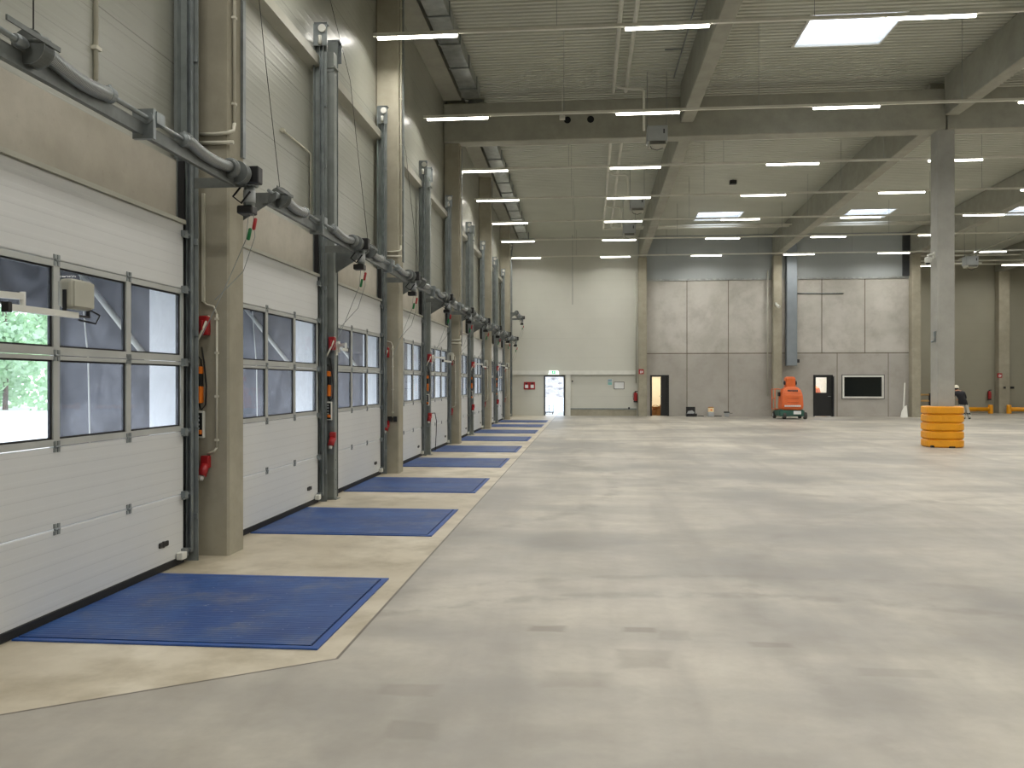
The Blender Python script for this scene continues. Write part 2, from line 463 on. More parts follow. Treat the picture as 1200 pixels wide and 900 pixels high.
for i in range(len(COLY)+1):                           # lit C-rail between the columns
    a = (COLY[i-1]+.2) if i else -7; b = (COLY[i]-.2) if i < len(COLY) else WALLF-.05
    bm = B()
    prism(bm, [(0, 0), (.14, .06), (.14, .2), (.0, .28)], (-4.15, a, 6.5), (1, 0, 0), (0, 0, 1), (0, b-a, 0))
    struct('trim_%d' % n, bm, 'cream'); n += 1

# far walls
FX0, FX1, FX2 = -4.1, 2.68, 16.9
bm = B()
def wall_y(bm, x0, x1, y, z0, z1, holes, th=.25, mi=0):
    """wall across X with rectangular holes (x0,x1,z0,z1), inner face at y"""
    xs = sorted({x0, x1} | {h for q in holes for h in q[:2]}); zs = sorted({z0, z1} | {h for q in holes for h in q[2:4]})
    for a, b in zip(xs[:-1], xs[1:]):
        for c, d in zip(zs[:-1], zs[1:]):
            if any(q[0] <= (a+b)/2 <= q[1] and q[2] <= (c+d)/2 <= q[3] for q in holes): continue
            box(bm, a, b, y, y+th, c, d, mi)
def atY(px, Y): return .9959*(px-688)*Y/(963+.0906*(px-600))
def atZ(px, py, Y): return H + (447.5-py)*Y/(963+.0906*(px-600))
EX = (atY(637.5, WALLF), atY(662, WALLF), 0, 2.14)        # exit door
wall_y(bm, FX0, FX1, WALLF, 0, 10.3, [EX])
bmesh.ops.remove_doubles(bm, verts=bm.verts, dist=.001)
struct('wall_far', bm, 'clad_far')
D2 = (atY(762, WALLF), atY(784, WALLF), 0, 2.16); D3 = (atY(953, WALLF), atY(976, WALLF), 0, 2.16)
W1 = (atY(987, WALLF), atY(1035.5, WALLF), .95, 2.14)
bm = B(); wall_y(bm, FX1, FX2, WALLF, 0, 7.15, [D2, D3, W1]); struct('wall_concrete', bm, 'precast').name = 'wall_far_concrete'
bm = B(); box(bm, FX1, FX2, WALLF, WALLF+.25, 7.2, 10.3); struct('wall_far_upper', bm, 'clad_blue')
bm = B(); box(bm, FX2-.25, FX2, WALLF+.25, 50.2, 0, 10.3); struct('wall_recess_side', bm, 'precast')
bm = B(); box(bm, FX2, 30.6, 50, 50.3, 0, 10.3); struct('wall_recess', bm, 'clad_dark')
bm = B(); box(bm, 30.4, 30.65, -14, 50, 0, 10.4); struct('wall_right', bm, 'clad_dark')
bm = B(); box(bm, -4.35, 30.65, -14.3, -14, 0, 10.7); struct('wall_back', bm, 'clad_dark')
# trims on the far walls: joints of the precast panels, rails, plinth
bm = B()
for px in (805, 853.5): box(bm, atY(px, WALLF)-.02, atY(px, WALLF)+.02, WALLF-.006, WALLF, 0, 7.15)
for px in (963, 1013.5): box(bm, atY(px, WALLF)-.02, atY(px, WALLF)+.02, WALLF-.006, WALLF, 3.3, 7.15)
for px in (981, 1041): box(bm, atY(px, WALLF)-.015, atY(px, WALLF)+.015, WALLF-.006, WALLF, 0, 3.3)
box(bm, FX1, FX2, WALLF-.007, WALLF, 3.27, 3.32)
struct('trim_8', bm, plain('panel_joint', '#6f685c', .9))  # dark joint lines between the precast panels
bm = B(); box(bm, FX1+.4, FX2, WALLF-.06, WALLF, 7.12, 7.22); struct('trim_9', bm, 'duct')
bm = B(); box(bm, FX0, 2.6, WALLF-.14, WALLF, 2.18, 2.4); struct('trim_10', bm, 'white')
bm = B(); box(bm, EX[1]+.06, EX[1]+.3, WALLF-.08, WALLF, 0, 2.18); struct('trim_11', bm, 'white')
bm = B(); box(bm, EX[1]+.3, 2.6, WALLF-.05, WALLF, 0, .33); struct('trim_12', bm, 'concrete')
bm = B(); box(bm, EX[1]+.3, 2.6, WALLF-.07, WALLF, .33, .40); struct('trim_13', bm, 'steel_dark')
bm = B(); box(bm, 16.15, 16.5, WALLF-.12, WALLF, 7.25, 9.4); struct('trim_14', bm, 'dark_frame')
# door_1 exit door: open frame with daylight outside
def door_frame(bm, d, y=WALLF, w=.07, dp=.16):
    box(bm, d[0], d[0]+w, y-.03, y+dp, 0, d[3]); box(bm, d[1]-w, d[1], y-.03, y+dp, 0, d[3]); box(bm, d[0]+w, d[1]-w, y-.03, y+dp, d[3]-w, d[3])
bm = B(); door_frame(bm, EX); d1 = struct('door_1', bm, 'dark_frame')
bm = B(); box(bm, EX[0]+.07, EX[1]-.07, WALLF+.06, WALLF+.075, .03, 2.07); obj('glass_pane', bm, 'clear_glass', d1)
# door_2 stands open to a lit room
bm = B(); door_frame(bm, D2, w=.09); d2 = struct('door_2', bm, 'leaf_door')
bm = B(); w = D2[1]-D2[0]
prism(bm, [(0, 0), (.62, .42), (.60, .46), (-.02, .04)], (D2[1]-.42, WALLF+.12, .02), (.55, .0, 0), (0, 1, 0), (0, 0, 2.02)); obj('door_leaf', bm, 'leaf_door', d2)
bm = B(); box(bm, D2[1]-.42, D2[1]-.09, WALLF+.05, WALLF+.09, .02, 2.07); fx = obj('side_leaf', bm, 'leaf_door', d2)
bm = B(); tube(bm, [(D2[1]-.40, WALLF+.05, 1.05), (D2[1]-.40, WALLF-.02, 1.05), (D2[1]-.52, WALLF-.02, 1.05)], .012, 8); obj('door_handle', bm, 'steel', fx)
# door_3 black door, glazed above
bm = B(); door_frame(bm, D3, w=.07); d3 = struct('door_3', bm, 'leaf_door')
bm = B(); a, b = D3[0]+.07, D3[1]-.07
box(bm, a, b, WALLF, WALLF+.05, .02, 1.24); box(bm, a, b, WALLF, WALLF+.05, 2.03, 2.09); box(bm, a, a+.06, WALLF, WALLF+.05, 1.24, 2.03); box(bm, b-.24, b, WALLF, WALLF+.05, 1.24, 2.03)
lf = obj('door_leaf', bm, 'leaf_door', d3)
bm = B(); box(bm, a+.06, b-.24, WALLF+.015, WALLF+.03, 1.24, 2.03); obj('glass_pane', bm, 'clear_glass', lf)
bm = B(); tube(bm, [(b-.06, WALLF, 1.05), (b-.06, WALLF-.06, 1.05), (b-.19, WALLF-.06, 1.05)], .013, 8); obj('door_handle', bm, 'steel', lf)
bm = B(); box(bm, D3[1]-.02, D3[1]+.02, WALLF-.16, WALLF-.02, .02, 2.08); obj('side_leaf', bm, 'dark_frame', d3)
# window_1 dark office window
bm = B(); t = .09
box(bm, W1[0], W1[1], WALLF-.04, WALLF+.1, W1[2], W1[2]+t); box(bm, W1[0], W1[1], WALLF-.04, WALLF+.1, W1[3]-t, W1[3])
box(bm, W1[0], W1[0]+t, WALLF-.04, WALLF+.1, W1[2]+t, W1[3]-t); box(bm, W1[1]-t, W1[1], WALLF-.04, WALLF+.1, W1[2]+t, W1[3]-t)
w1 = struct('window_1', bm, 'white')
bm = B(); box(bm, W1[0]+t, W1[1]-t, WALLF+.03, WALLF+.05, W1[2]+t, W1[3]-t); obj('window_pane', bm, 'dark_glass', w1)
bm = B(); o_ = .035
for q in ((W1[0]-o_, W1[1]+o_, W1[2]-o_, W1[2]), (W1[0]-o_, W1[1]+o_, W1[3], W1[3]+o_), (W1[0]-o_, W1[0], W1[2], W1[3]), (W1[1], W1[1]+o_, W1[2], W1[3])): box(bm, q[0], q[1], WALLF-.03, WALLF+.02, q[2], q[3])
obj('window_surround', bm, 'dark_frame', w1)
# rooms behind the two doors of the concrete wall
def room(name, x0, x1, y1, m):
    y0 = WALLF+.25
    for sfx, q in (('_back', (x0, x1, y1, y1+.1, 0, 2.8)), ('_left', (x0-.1, x0, y0, y1+.1, 0, 2.8)), ('_right', (x1, x1+.1, y0, y1+.1, 0, 2.8))):
        bm = B(); box(bm, *q); struct(name+sfx, bm, m)
    bm = B(); box(bm, x0-.1, x1+.1, y0, y1+.1, 2.8, 2.9); struct(name.replace('wall', 'ceiling'), bm, m)
room('wall_store', D2[0]-1.0, D2[1]+1.6, WALLF+3.2, 'room_white')
room('wall_office', D3[0]-1.2, D3[1]+1.0, WALLF+2.6, 'room_white')
def lamp(name, loc, sx, sy, power, col=(1, .97, .915), rot=(0, 0, 0)):
    l = bpy.data.lights.new(name, 'AREA'); l.shape = 'RECTANGLE'; l.size = sx; l.size_y = sy; l.energy = power; l.color = col; l.spread = math.radians(166)
    o = bpy.data.objects.new(name, l); C.objects.link(o); o.location = loc; o.rotation_euler = rot; return o
lamp('store_lamp', (D2[0]+.4, WALLF+1.8, 2.65), .8, .8, 60, (1, .91, .76))
lamp('office_lamp', (D3[0]+.4, WALLF+1.4, 2.65), .8, .8, 110, (.95, .97, 1))
for k, (dx, dy, dz, sx, sy, sz, r) in enumerate(((.0, .9, 0, .34, .3, .28, .3), (.36, .75, 0, .3, .26, .36, -.4), (.16, 1.3, 0, .4, .3, .45, .1), (.55, 1.2, 0, .26, .3, .5, .6))):
    bm = B(); box(bm, -sx/2, sx/2, -sy/2, sy/2, 0, sz, 0, .008)
    for sgn in (-1, 1):
        prism(bm, [(0, 0), (sx*.42, .08), (sx*.42, .09), (0, .01)], (sgn*sx/2, -sy/2, sz), (-sgn, 0, 0), (0, 0, 1), (0, sy, 0))
    o = obj('cardboard_box', bm, 'cardboard', None, (D2[0]+.22+dx, WALLF+dy, dz)); o.rotation_euler = (0, 0, r)
    tag(o, 'cardboard box on the floor of the lit store room, %s of the pile' % ('front left', 'front right', 'rear left', 'rear right')[k], 'box', 'cardboard boxes in the store room')
bm = B(); lathe(bm, (D3[0]+.45, WALLF+1.6, 0), (0, 0, 1), [(.33, 0), (.36, .1), (.36, 1.2), (.3, 1.45), (.12, 1.58)], 24)
tag(obj('orange_drum', bm, 'lift_orange'), 'orange round-topped drum seen through the glazing of the black door', 'drum')

# outdoors
bm = B(); box(bm, -140, -14.1, -60, 140, -1.3, -1.2); box(bm, -14.1, -4.4, -60, WALLF+.2, -1.3, -1.2); struct('ground_outside', bm, 'asphalt')
bm = B(); box(bm, -14, 40, 50.31, 125, -.5, -.02); box(bm, -14, 16.6, 44.36, 50.31, -.5, -.02); struct('ground_yard', bm, 'asphalt')
bm = B(); nx, ny = 40, 10
vv = [[bm.verts.new((-26+i*1.3, 96+j*1.8 + random.uniform(-.3, .3), -.1 + j*.75*(.85+.3*random.random()))) for i in range(nx)] for j in range(ny)]
for j in range(ny-1):
    for i in range(nx-1): bm.faces.new((vv[j][i], vv[j][i+1], vv[j+1][i+1], vv[j+1][i]))
o = struct('ground_bank', bm, 'stone')
t_ = thing('wire_trolley', 'small grey wire trolley standing outside the exit door', 'trolley', (atY(643.5, 46.2), 46.2, -.02))
bm = B(); box(bm, -.26, .26, -.2, .2, .1, .15); obj('deck', bm, 'dark_frame', t_)
bm = B()
for x in (-.24, 0, .24): cyl(bm, (x, .0, .12), (x, .0, .62), .016, 8)
for z in (.32, .48): cyl(bm, (-.25, 0, z), (.25, 0, z), .01, 6)
obj('rack', bm, 'steel_dark', t_)
for x in (-.2, .2):
    for y in (-.15, .15):
        bm = B(); cyl(bm, (x-.02, y, .05), (x+.02, y, .05), .05, 10); obj('castor', bm, 'rubber', t_)
def tree(loc, h, r, label):
    t = thing('tree', label, 'tree', loc, 0, 'trees across the yard')
    bm = B(); tube(bm, [(0, 0, 0), (.1, .05, h*.3), (.0, .1, h*.7)], [.28, .2, .08], 10)
    for k in range(6):
        a = k*1.05; tube(bm, [(.05, .05, h*(.3+.05*k)), (math.cos(a)*r*.5, math.sin(a)*r*.5, h*(.5+.05*k))], [.09, .03], 6)
    obj('trunk', bm, 'bark', t)
    bm = B(); rnd = random.Random(int(h*100))
    cl = [(rnd.gauss(0, r*.5), rnd.gauss(0, r*.5), h*(.05+.9*rnd.random()), r*(.25+.25*rnd.random())) for _ in range(26)]
    for _ in range(5200):
        c = rnd.choice(cl); d = Vector((rnd.gauss(0, 1), rnd.gauss(0, 1), rnd.gauss(0, .8))).normalized()*c[3]*(.5+.5*rnd.random())
        p = Vector(c[:3])+d; s = .25+.3*rnd.random()
        u = Vector((rnd.gauss(0, 1), rnd.gauss(0, 1), rnd.gauss(0, 1))).normalized(); v = u.orthogonal().normalized()
        bm.faces.new([bm.verts.new(p+q) for q in (-u*s, v*s*.55, u*s, -v*s*.55)])
    o = obj('foliage', bm, 'leaf', t); o['kind'] = 'stuff'
tree((-62, 83, -1.2), 15, 6.5, 'broad green tree seen through the left pane of the nearest dock door')
tree((-66, 98, -1.2), 17, 6.5, 'tall green tree at the right of the left pane of the nearest dock door')
tree((-70, 80, -1.2), 17, 6.5, 'green tree furthest left through the nearest dock door glazing')
tree((-40, 92, -1.2), 15, 6.0, 'green tree glimpsed at the left edge of the second dock door glazing')

# ------------------------------------------------------------------ columns and beams
def column(label, x0, x1, y0, y1, z1, m='concrete', chamfer=.02):
    bm = B(); box(bm, x0, x1, y0, y1, 0, z1)
    es = [e for e in bm.edges if abs(e.verts[0].co.z-e.verts[1].co.z) > 1]
    bmesh.ops.bevel(bm, geom=es, offset=chamfer, segments=1, affect='EDGES')
    return tag(obj('concrete_column', bm, m), label, 'column')
for i, y in enumerate(COLY):
    bm_top = 8.73 if i == 2 else roof(y+.3)-.01
    column('concrete column by the dock wall, %s from the camera' % ORD[i], -4.148, -3.69, y-.19, y+.19, bm_top)
for k, x in enumerate((2.9, 9.8, 16.68)):
    column('concrete column against the far wall, %s' % ('right of the exit door', 'behind the orange lift', 'right of the dark office window')[k], x-.22, x+.22, WALLF-.45, WALLF-.01, 8.31)
column('concrete column in the recess with a red sign above barrier ends', 23.45, 24.05, 49.5, 49.99, 8.11)
PX0, PX1, PY0, PY1 = 9.61, 10.07, 23.68, 24.18
column('free-standing grey concrete pillar inside the yellow guard', PX0, PX1, PY0, PY1, 8.73, 'concrete_grey', .03)
def beam(name, label, bm, m='concrete_beam'): return tag(obj(name, bm, m), label, 'beam')
bm = B(); box(bm, -4.14, 9.81, 23.62, 24.14, 8.73, 9.85, 0, .02)
for x in (-.56, .10):
    lathe(bm, (x+.0, 23.615, 9.28), (0, -1, 0), [(.10, 0), (.10, .004)], 20, 1)
beam('concrete_crossbeam', 'long concrete crossbeam from the dock wall to the grey pillar', bm, ['concrete_beam', 'gap'])
bm = B(); box(bm, 9.86, 30.39, 23.62, 24.14, 8.73, 9.85, 0, .02)
beam('concrete_crossbeam', 'concrete crossbeam running right from the top of the grey pillar', bm)
def rafter(label, x, w, ya, yb, dep):
    bm = B(); skewbox(bm, x-w/2, x+w/2, ya, yb, roof(ya)-dep, roof(ya)-.005, roof(yb)-dep, roof(yb)-.005)
    bmesh.ops.bevel(bm, geom=list(bm.edges), offset=.02, segments=1, affect='EDGES')
    beam('concrete_rafter', label, bm)
rafter('concrete roof beam between camera and crossbeam, left of the skylight', 2.8, .36, -13.9, 23.6, 1.1)
rafter('concrete roof beam from the upper right to the grey pillar top', 9.95, .38, -13.9, 23.6, 1.1)
rafter('concrete roof beam behind the crossbeam, ending on the column by the exit-door bay', 2.9, .38, 24.16, WALLF-.01, 1.18)
rafter('concrete roof beam behind the crossbeam, ending above the orange lift', 9.8, .4, 24.16, WALLF-.01, 1.18)
rafter('concrete roof beam right of the pillar, ending beside the recess', 16.7, .4, 24.16, WALLF-.01, 1.18)
rafter('concrete roof beam furthest right, running back into the recess', 23.6, .4, 24.16, 49.9, 1.18)
for ya, yb, lab in ((-13.9, 23.6, 'in front of the crossbeam'), (24.16, WALLF, 'behind the crossbeam')):
    bm = B(); skewbox(bm, -4.14, -3.62, ya, yb, roof(ya)-.27, roof(ya)-.005, roof(yb)-.27, roof(yb)-.005)
    beam('edge_beam', 'pale edge beam under the roof along the dock wall, ' + lab, bm)
    t_ = thing('air_duct', 'galvanised square duct under the roof beside the edge beam, ' + lab, 'duct', (0, 0, 0))
    bm = B(); y = ya+.3
    skewbox(bm, -3.5, -3.02, ya, yb-.4, roof(ya)-.36, roof(ya)-.06, roof(yb)-.36, roof(yb)-.06)
    while y < yb-.5:
        bj = B(); skewbox(bj, -3.53, -2.99, y, y+.03, roof(y)-.39, roof(y)-.04, roof(y+.03)-.39, roof(y+.03)-.04); obj('duct_joint', bj, 'steel_dark', t_); y += 1.5
    obj('duct_body', bm, 'duct', t_)

# ------------------------------------------------------------------ dock doors
def make_door(label, extra=0):
    """origin on the floor at the door's centre, +x into the hall"""
    t = thing('sectional_door', label, 'door', (0, 0, 0), 0, 'dock doors along the left wall')
    zs = [.065, .686, 1.31, 2.0, 2.72, 3.37] + [3.37+.65*(k+1) for k in range(extra)]
    for a, b in [(zs[0], zs[1]), (zs[1], zs[2])] + list(zip(zs[4:-1], zs[5:])):
        bm = B(); box(bm, -.042, 0, -HW, HW, a+.004, b-.004, 0, .006); obj('door_panel', bm, 'door_white', t)
    c3 = HW*2/3
    for a, b, g0, g1 in ((zs[2], zs[3], 1.365, 1.966), (zs[3], zs[4], 2.063, 2.67)):
        bm = B()
        box(bm, -.042, .002, -HW, HW, a+.003, g0); box(bm, -.042, .002, -HW, HW, g1, b-.003)
        for y0, y1 in ((-HW, -HW+.055), (-HW+c3-.036, -HW+c3+.036), (HW-c3-.036, HW-c3+.036), (HW-.055, HW)): box(bm, -.042, .002, y0, y1, g0, g1)
        fr = obj('glazed_section', bm, 'alu', t)
        e = [-HW+.055, -HW+c3-.036, -HW+c3+.036, HW-c3-.036, HW-c3+.036, HW-.055]
        for k in range(3):
            bm = B(); bm.faces.new([bm.verts.new((-.022, y_, z_)) for y_, z_ in ((e[2*k], g0), (e[2*k+1], g0), (e[2*k+1], g1), (e[2*k], g1))]); obj('pane', bm, 'glass', fr)
            bm = B(); y0, y1 = e[2*k], e[2*k+1]
            for q in ((y0, y0+.014, g0, g1), (y1-.014, y1, g0, g1), (y0, y1, g0, g0+.014), (y0, y1, g1-.014, g1)): box(bm, -.038, -.012, *q)
            obj('pane_gasket', bm, 'rubber', fr)
    for z in zs[1:-1]:
        for y in (-HW+c3, HW-c3):
            bm = B(); 
            for sz in (-1, 1):
                for sy in (-1, 1): box(bm, 0, .008, y+sy*.022-.014, y+sy*.022+.014, z+sz*.026-.016, z+sz*.026+.016)
            cyl(bm, (.008, y-.03, z), (.008, y+.03, z), .009, 8); obj('hinge', bm, 'steel', t)
    for z in zs[:-1] + [zs[-1]-.1]:
        for s in (-1, 1):
            bm = B(); z = max(z, .12)
            box(bm, 0, .045, s*HW-.05, s*HW+.01, z-.03, z+.03); box(bm, .03, .05, s*HW-.1, s*HW+.01, z-.045, z-.03)
            cyl(bm, (.035, s*HW, z), (.035, s*(HW+.05), z), .012, 8); cyl(bm, (.035, s*(HW+.03), z), (.035, s*(HW+.055), z), .026, 12)
            obj('roller_bracket', bm, 'steel', t)
    bm = B(); box(bm, -.045, .012, -HW, HW, .005, .075, 0, .006); obj('bottom_seal', bm, 'rubber', t)
    bm = B(); lathe(bm, (0, 1.08, .26), (1, 0, 0), [(.03, 0), (.032, .012), (.02, .016)], 16)
    box(bm, .0, .014, 1.0, 1.17, .235, .285, 0, .012, 2); obj('recessed_handle', bm, 'black', t)
    bm = B(); box(bm, .005, .07, HW-.16, HW-.06, .06, .13, 0, .006); obj('cable_anchor_box', bm, 'white', t)
    bm = B(); box(bm, -.03, .03, -HW, HW, zs[-1]-.004, zs[-1]+.035); obj('top_seal', bm, 'cream', t)
    return t
DL = ['white sectional dock door with two glazed rows, %s from the camera' % ORD[i] for i in range(10)]
d0 = make_door(DL[0]); d0.location = (XD, DOORY[0], 0)
for i in range(1, 9): dup(d0, (XD, DOORY[i], 0), DL[i])
d9 = make_door('taller white sectional door furthest from the camera, beside the end wall', 2); d9.location = (XD, DOORY[9], 0)

# tracks: origin at the door edge on the floor, y away from the door
def make_track(label, top=7.15):
    t = thing('door_track', label, 'door track', (0, 0, 0), 0, 'vertical lift door tracks')
    bm = B(); box(bm, -.075, .10, .105, .112, 0, top); box(bm, -.075, -.068, .0, .112, 0, top); obj('angle_frame', bm, 'steel_dark', t)
    bm = B()
    box(bm, .012, .018, .03, .085, .1, top); box(bm, .058, .064, .03, .085, .1, top); box(bm, .012, .064, .08, .086, .1, top); obj('rail', bm, 'steel', t)
    bm = B(); box(bm, -.06, .0, .005, .028, .02, 4.0); obj('edge_seal', bm, 'rubber', t)
    z = .45
    while z < top-.3:
        bm = B(); box(bm, .0, .095, .086, .106, z-.03, z+.03); cyl(bm, (.05, .07, z), (.05, .108, z), .01, 6); obj('rail_bracket', bm, 'steel', t); z += .92
    bm = B(); box(bm, -.07, .13, .02, .03, top-.32, top+.03); box(bm, -.07, .13, .02, .12, top+.0, top+.03); obj('top_plate', bm, 'steel', t)
    bm = B(); lathe(bm, (.06, .02, top-.07), (0, -1, 0), [(.055, 0), (.045, .01), (.045, .02), (.058, .03), (.02, .032)], 18); obj('pulley', bm, 'white', t)
    bm = B(); cyl(bm, (.03, .0, top-.3), (.03, .0, top-.18), .028, 12); obj('buffer', bm, 'white', t)
    return t
def tl(i, side): return 'galvanised door track at the %s edge of the %s dock door from the camera' % (side, ORD[i])
tr = make_track(tl(0, 'far')); tr.location = (XD, DOORY[0]+HW+.005, 0)
for i in range(1, 9): dup(tr, (XD, DOORY[i]+HW+.005, 0), tl(i, 'far'))
# the near side is the mirror image: rotate the profile about z (the flat faces turn to the wall)
def make_track_near(label, top=7.15):
    t = make_track(label, top)
    for ch in t.children:
        me = ch.data; 
        for v in me.vertices: v.co.y = -v.co.y
        me.flip_normals()
    return t
trn = make_track_near(tl(0, 'near')); trn.location = (XD, DOORY[0]-HW-.005, 0)
for i in (2, 4, 6, 8): dup(trn, (XD, DOORY[i]-HW-.005, 0), tl(i, 'near'))
o = make_track('tall door track at the far edge of the last door by the end wall', 9.0); o.location = (XD, DOORY[9]+HW+.005, 0)

# steel posts between paired doors
POSTY = [(DOORY[i]+DOORY[i+1])/2 for i in (1, 3, 5, 7)]
def make_post(label):
    t = thing('steel_post', label, 'post', (0, 0, 0), 0, 'steel posts between paired doors')
    bm = B(); box(bm, 0, .13, -.065, .065, .012, 6.55, 0, .008)
    obj('post_body', bm, 'post', t)
    bm = B(); box(bm, -.02, .17, -.1, .1, 0, .012); obj('foot_plate', bm, 'steel', t)
    bm = B(); box(bm, -.07, .12, -.075, .075, 6.55, 6.85); box(bm, -.07, .15, -.09, .09, 6.6, 6.63); obj('head_plate', bm, 'post', t)
    for z in (.15, .3, .45, .6):
        bm = B(); cyl(bm, (.128, .0, z), (.14, .0, z), .012, 6); obj('bolt', bm, 'steel_dark', t)
    return t
p0 = make_post('grey steel post between the second and third dock doors'); p0.location = (-3.98, POSTY[0], 0)
for k, w in ((1, 'fourth and fifth'), (2, 'sixth and seventh'), (3, 'eighth and ninth')):
    dup(p0, (-3.98, POSTY[k], 0), 'grey steel post between the %s dock doors' % w)

# torsion shafts: origin on the shaft axis at the door centre
def make_shaft(label):
    t = thing('torsion_shaft', label, 'door shaft', (0, 0, 0), 0, 'spring shafts above the doors')
    bm = B(); cyl(bm, (0, -1.95, 0), (0, 1.62, 0), .018, 12); obj('shaft', bm, 'steel', t)
    bm = B(); box(bm, -.10, -.03, -1.88, 1.4, -.12, -.05); box(bm, -.035, -.03, -1.88, 1.4, -.135, -.035); obj('carrier_rail', bm, 'shaft', t)
    for y0, y1 in ((-1.5, -.78), (.32, 1.18)):
        bm = B(); n = 22; pts = [(0, y0+(y1-y0)*k/n, .025*(1-k/n) - .038*math.sin(PI*k/n)) for k in range(n+1)]
        tube(bm, pts, .052, 16); obj('spring', bm, 'spring', t)
        ye = y1 if y0 < 0 else y0
        bm = B(); lathe(bm, (0, ye-.02, 0), (0, 1, 0), [(.03, -.03), (.058, -.02), (.058, .03), (.03, .05)], 16); cyl(bm, (0, ye, 0), (0, ye, .075), .012, 8); obj('spring_plug', bm, 'steel', t)
    for y in (-1.6, 1.42):
        bm = B(); pr = [(.03, -.06), (.108, -.055), (.108, -.045)]
        for k in range(6): pr += [(.098, -.04+k*.014), (.104, -.033+k*.014)]
        pr += [(.108, .048), (.104, .055), (.03, .06)]
        lathe(bm, (0, y, 0), (0, 1, 0), pr, 26); obj('cable_drum', bm, 'shaft', t)
        if y < 0:
            bm = B(); prism(bm, [(-.56, .0), (.05, .0), (.05, -.07), (-.56, -.44)], (0, y-.26, 0), (1, 0, 0), (0, 0, 1), (0, .012, 0)); obj('gusset_plate', bm, 'shaft', t)
        else:
            bm = B(); box(bm, -.5, .03, y+.08, y+.09, -.12, -.02); obj('end_bracket', bm, 'shaft', t)
    bm = B(); box(bm, -.12, .05, -.28, -.24, -.16, .07); lathe(bm, (0, -.29, 0), (0, 1, 0), [(.05, 0), (.05, .07)], 16); box(bm, -.03, .06, -.24, -.12, -.03, .06); obj('bearing_bracket', bm, 'steel', t)
    bm = B(); lathe(bm, (0, 1.22, 0), (0, 1, 0), [(.07, -.03), (.092, -.02), (.092, .03), (.07, .04)], 22); obj('end_flange', bm, 'shaft', t)
    bm = B(); lathe(bm, (0, -1.75, 0), (0, 1, 0), [(.03, -.02), (.036, 0), (.036, .05), (.03, .07)], 18); obj('coupling', bm, 'steel', t)
    bm = B(); box(bm, .1, .112, -1.98, -1.5, .015, .045); cyl(bm, (.0, -1.66, .03), (.11, -1.66, .03), .012, 8)
    obj('ratchet_lever', bm, 'shaft', t)
    return t
def make_motor(label):
    t = thing('door_operator', label, 'motor', (0, 0, 0), 0, 'shaft motors of the doors')
    bm = B(); box(bm, -.07, .07, -.06, .08, -.09, .09, 0, .015, 2); cyl(bm, (0, 0, -.05), (0, 0, -.31), .055, 16); obj('gearbox', bm, 'steel_dark', t)
    bm = B(); cyl(bm, (0, 0, -.13), (0, 0, -.25), .06, 16); obj('motor_collar', bm, 'grey_box', t)
    bm = B(); box(bm, .0, .14, -.12, -.0, -.08, .09, 0, .01); obj('limit_switch_box', bm, 'black', t)
    bm = B(); box(bm, -.1, .06, -.08, .06, -.37, -.29, 0, .01); obj('brake_housing', bm, 'black', t)
    bm = B(); tube(bm, [(-.05, -.05, -.08), (-.14, -.07, -.2), (-.05, -.08, -.27), (.03, -.05, -.15)], .011, 6); obj('cable', bm, 'rubber', t)
    bm = B(); tube(bm, [(.0, -.02, -.37), (-.02, -.03, -.62), (-.2, -.15, -1.15), (-.36, -.28, -1.6)], .004, 5); obj('pull_cord', bm, 'steel_dark', t)
    bm = B(); tube(bm, [(.05, -.02, -.37), (.07, -.03, -.6), (-.02, -.1, -.95), (-.25, -.24, -1.25)], .004, 5); obj('pull_cord', bm, 'steel_dark', t)
    for nm, m, x, z in (('red_handle', 'red', .055, -.47), ('green_handle', 'green', .0, -.57)):
        bm = B(); tube(bm, [(x, -.025, z-.06), (x, -.025, z-.05), (x+.02, -.025, z+.05), (x+.02, -.025, z+.06)], [.01, .018, .018, .01], 10); obj(nm, bm, m, t)
    return t
SX, SZ = -3.4, 3.85
sl = lambda i: 'spring shaft with silver coils above the %s dock door from the camera' % ORD[i]
ml = lambda i: 'black-boxed shaft motor with red and green pull handles above the %s door' % ORD[i]
s0 = make_shaft(sl(0)); s0.location = (SX, DOORY[0], SZ)
m0 = make_motor(ml(0)); m0.location = (SX+.02, DOORY[0]+1.62, SZ)
for i in range(1, 9):
    dup(s0, (SX, DOORY[i], SZ), sl(i)); dup(m0, (SX+.02, DOORY[i]+1.62, SZ), ml(i))
dup(s0, (SX, DOORY[9], 5.15), 'higher-mounted spring shaft above the furthest door, in front of the end wall')
dup(m0, (SX+.02, DOORY[9]+1.62, 5.15), 'highest shaft motor, at the end of the row by the end wall')
for ch in list(s0.children):
    if ch.name.startswith('gusset'): bpy.data.objects.remove(ch)      # outside the picture beside the camera
# thin steel wires up the wall beside the drums
for i in range(1, 4):
    bm = B(); y = DOORY[i]-1.55; tube(bm, [(SX-.02, y, SZ+.05), (SX-.2, y+.0, SZ+1.6), (-3.72, y+.01, SZ+2.7), (-4.1, y+.02, SZ+4.2)], .004, 5)
    tag(obj('hanging_wire', bm, 'black'), 'thin dark wire rising from the near cable drum of the %s dock door' % ORD[i], 'wire', 'wires above the drums')
bm = B(); y = DOORY[0]-1.6; tube(bm, [(SX, y, SZ+.1), (SX, y, SZ+2)], .005, 5)
tag(obj('hanging_wire', bm, 'black'), 'thin dark wire above the drum at the upper left edge', 'wire')

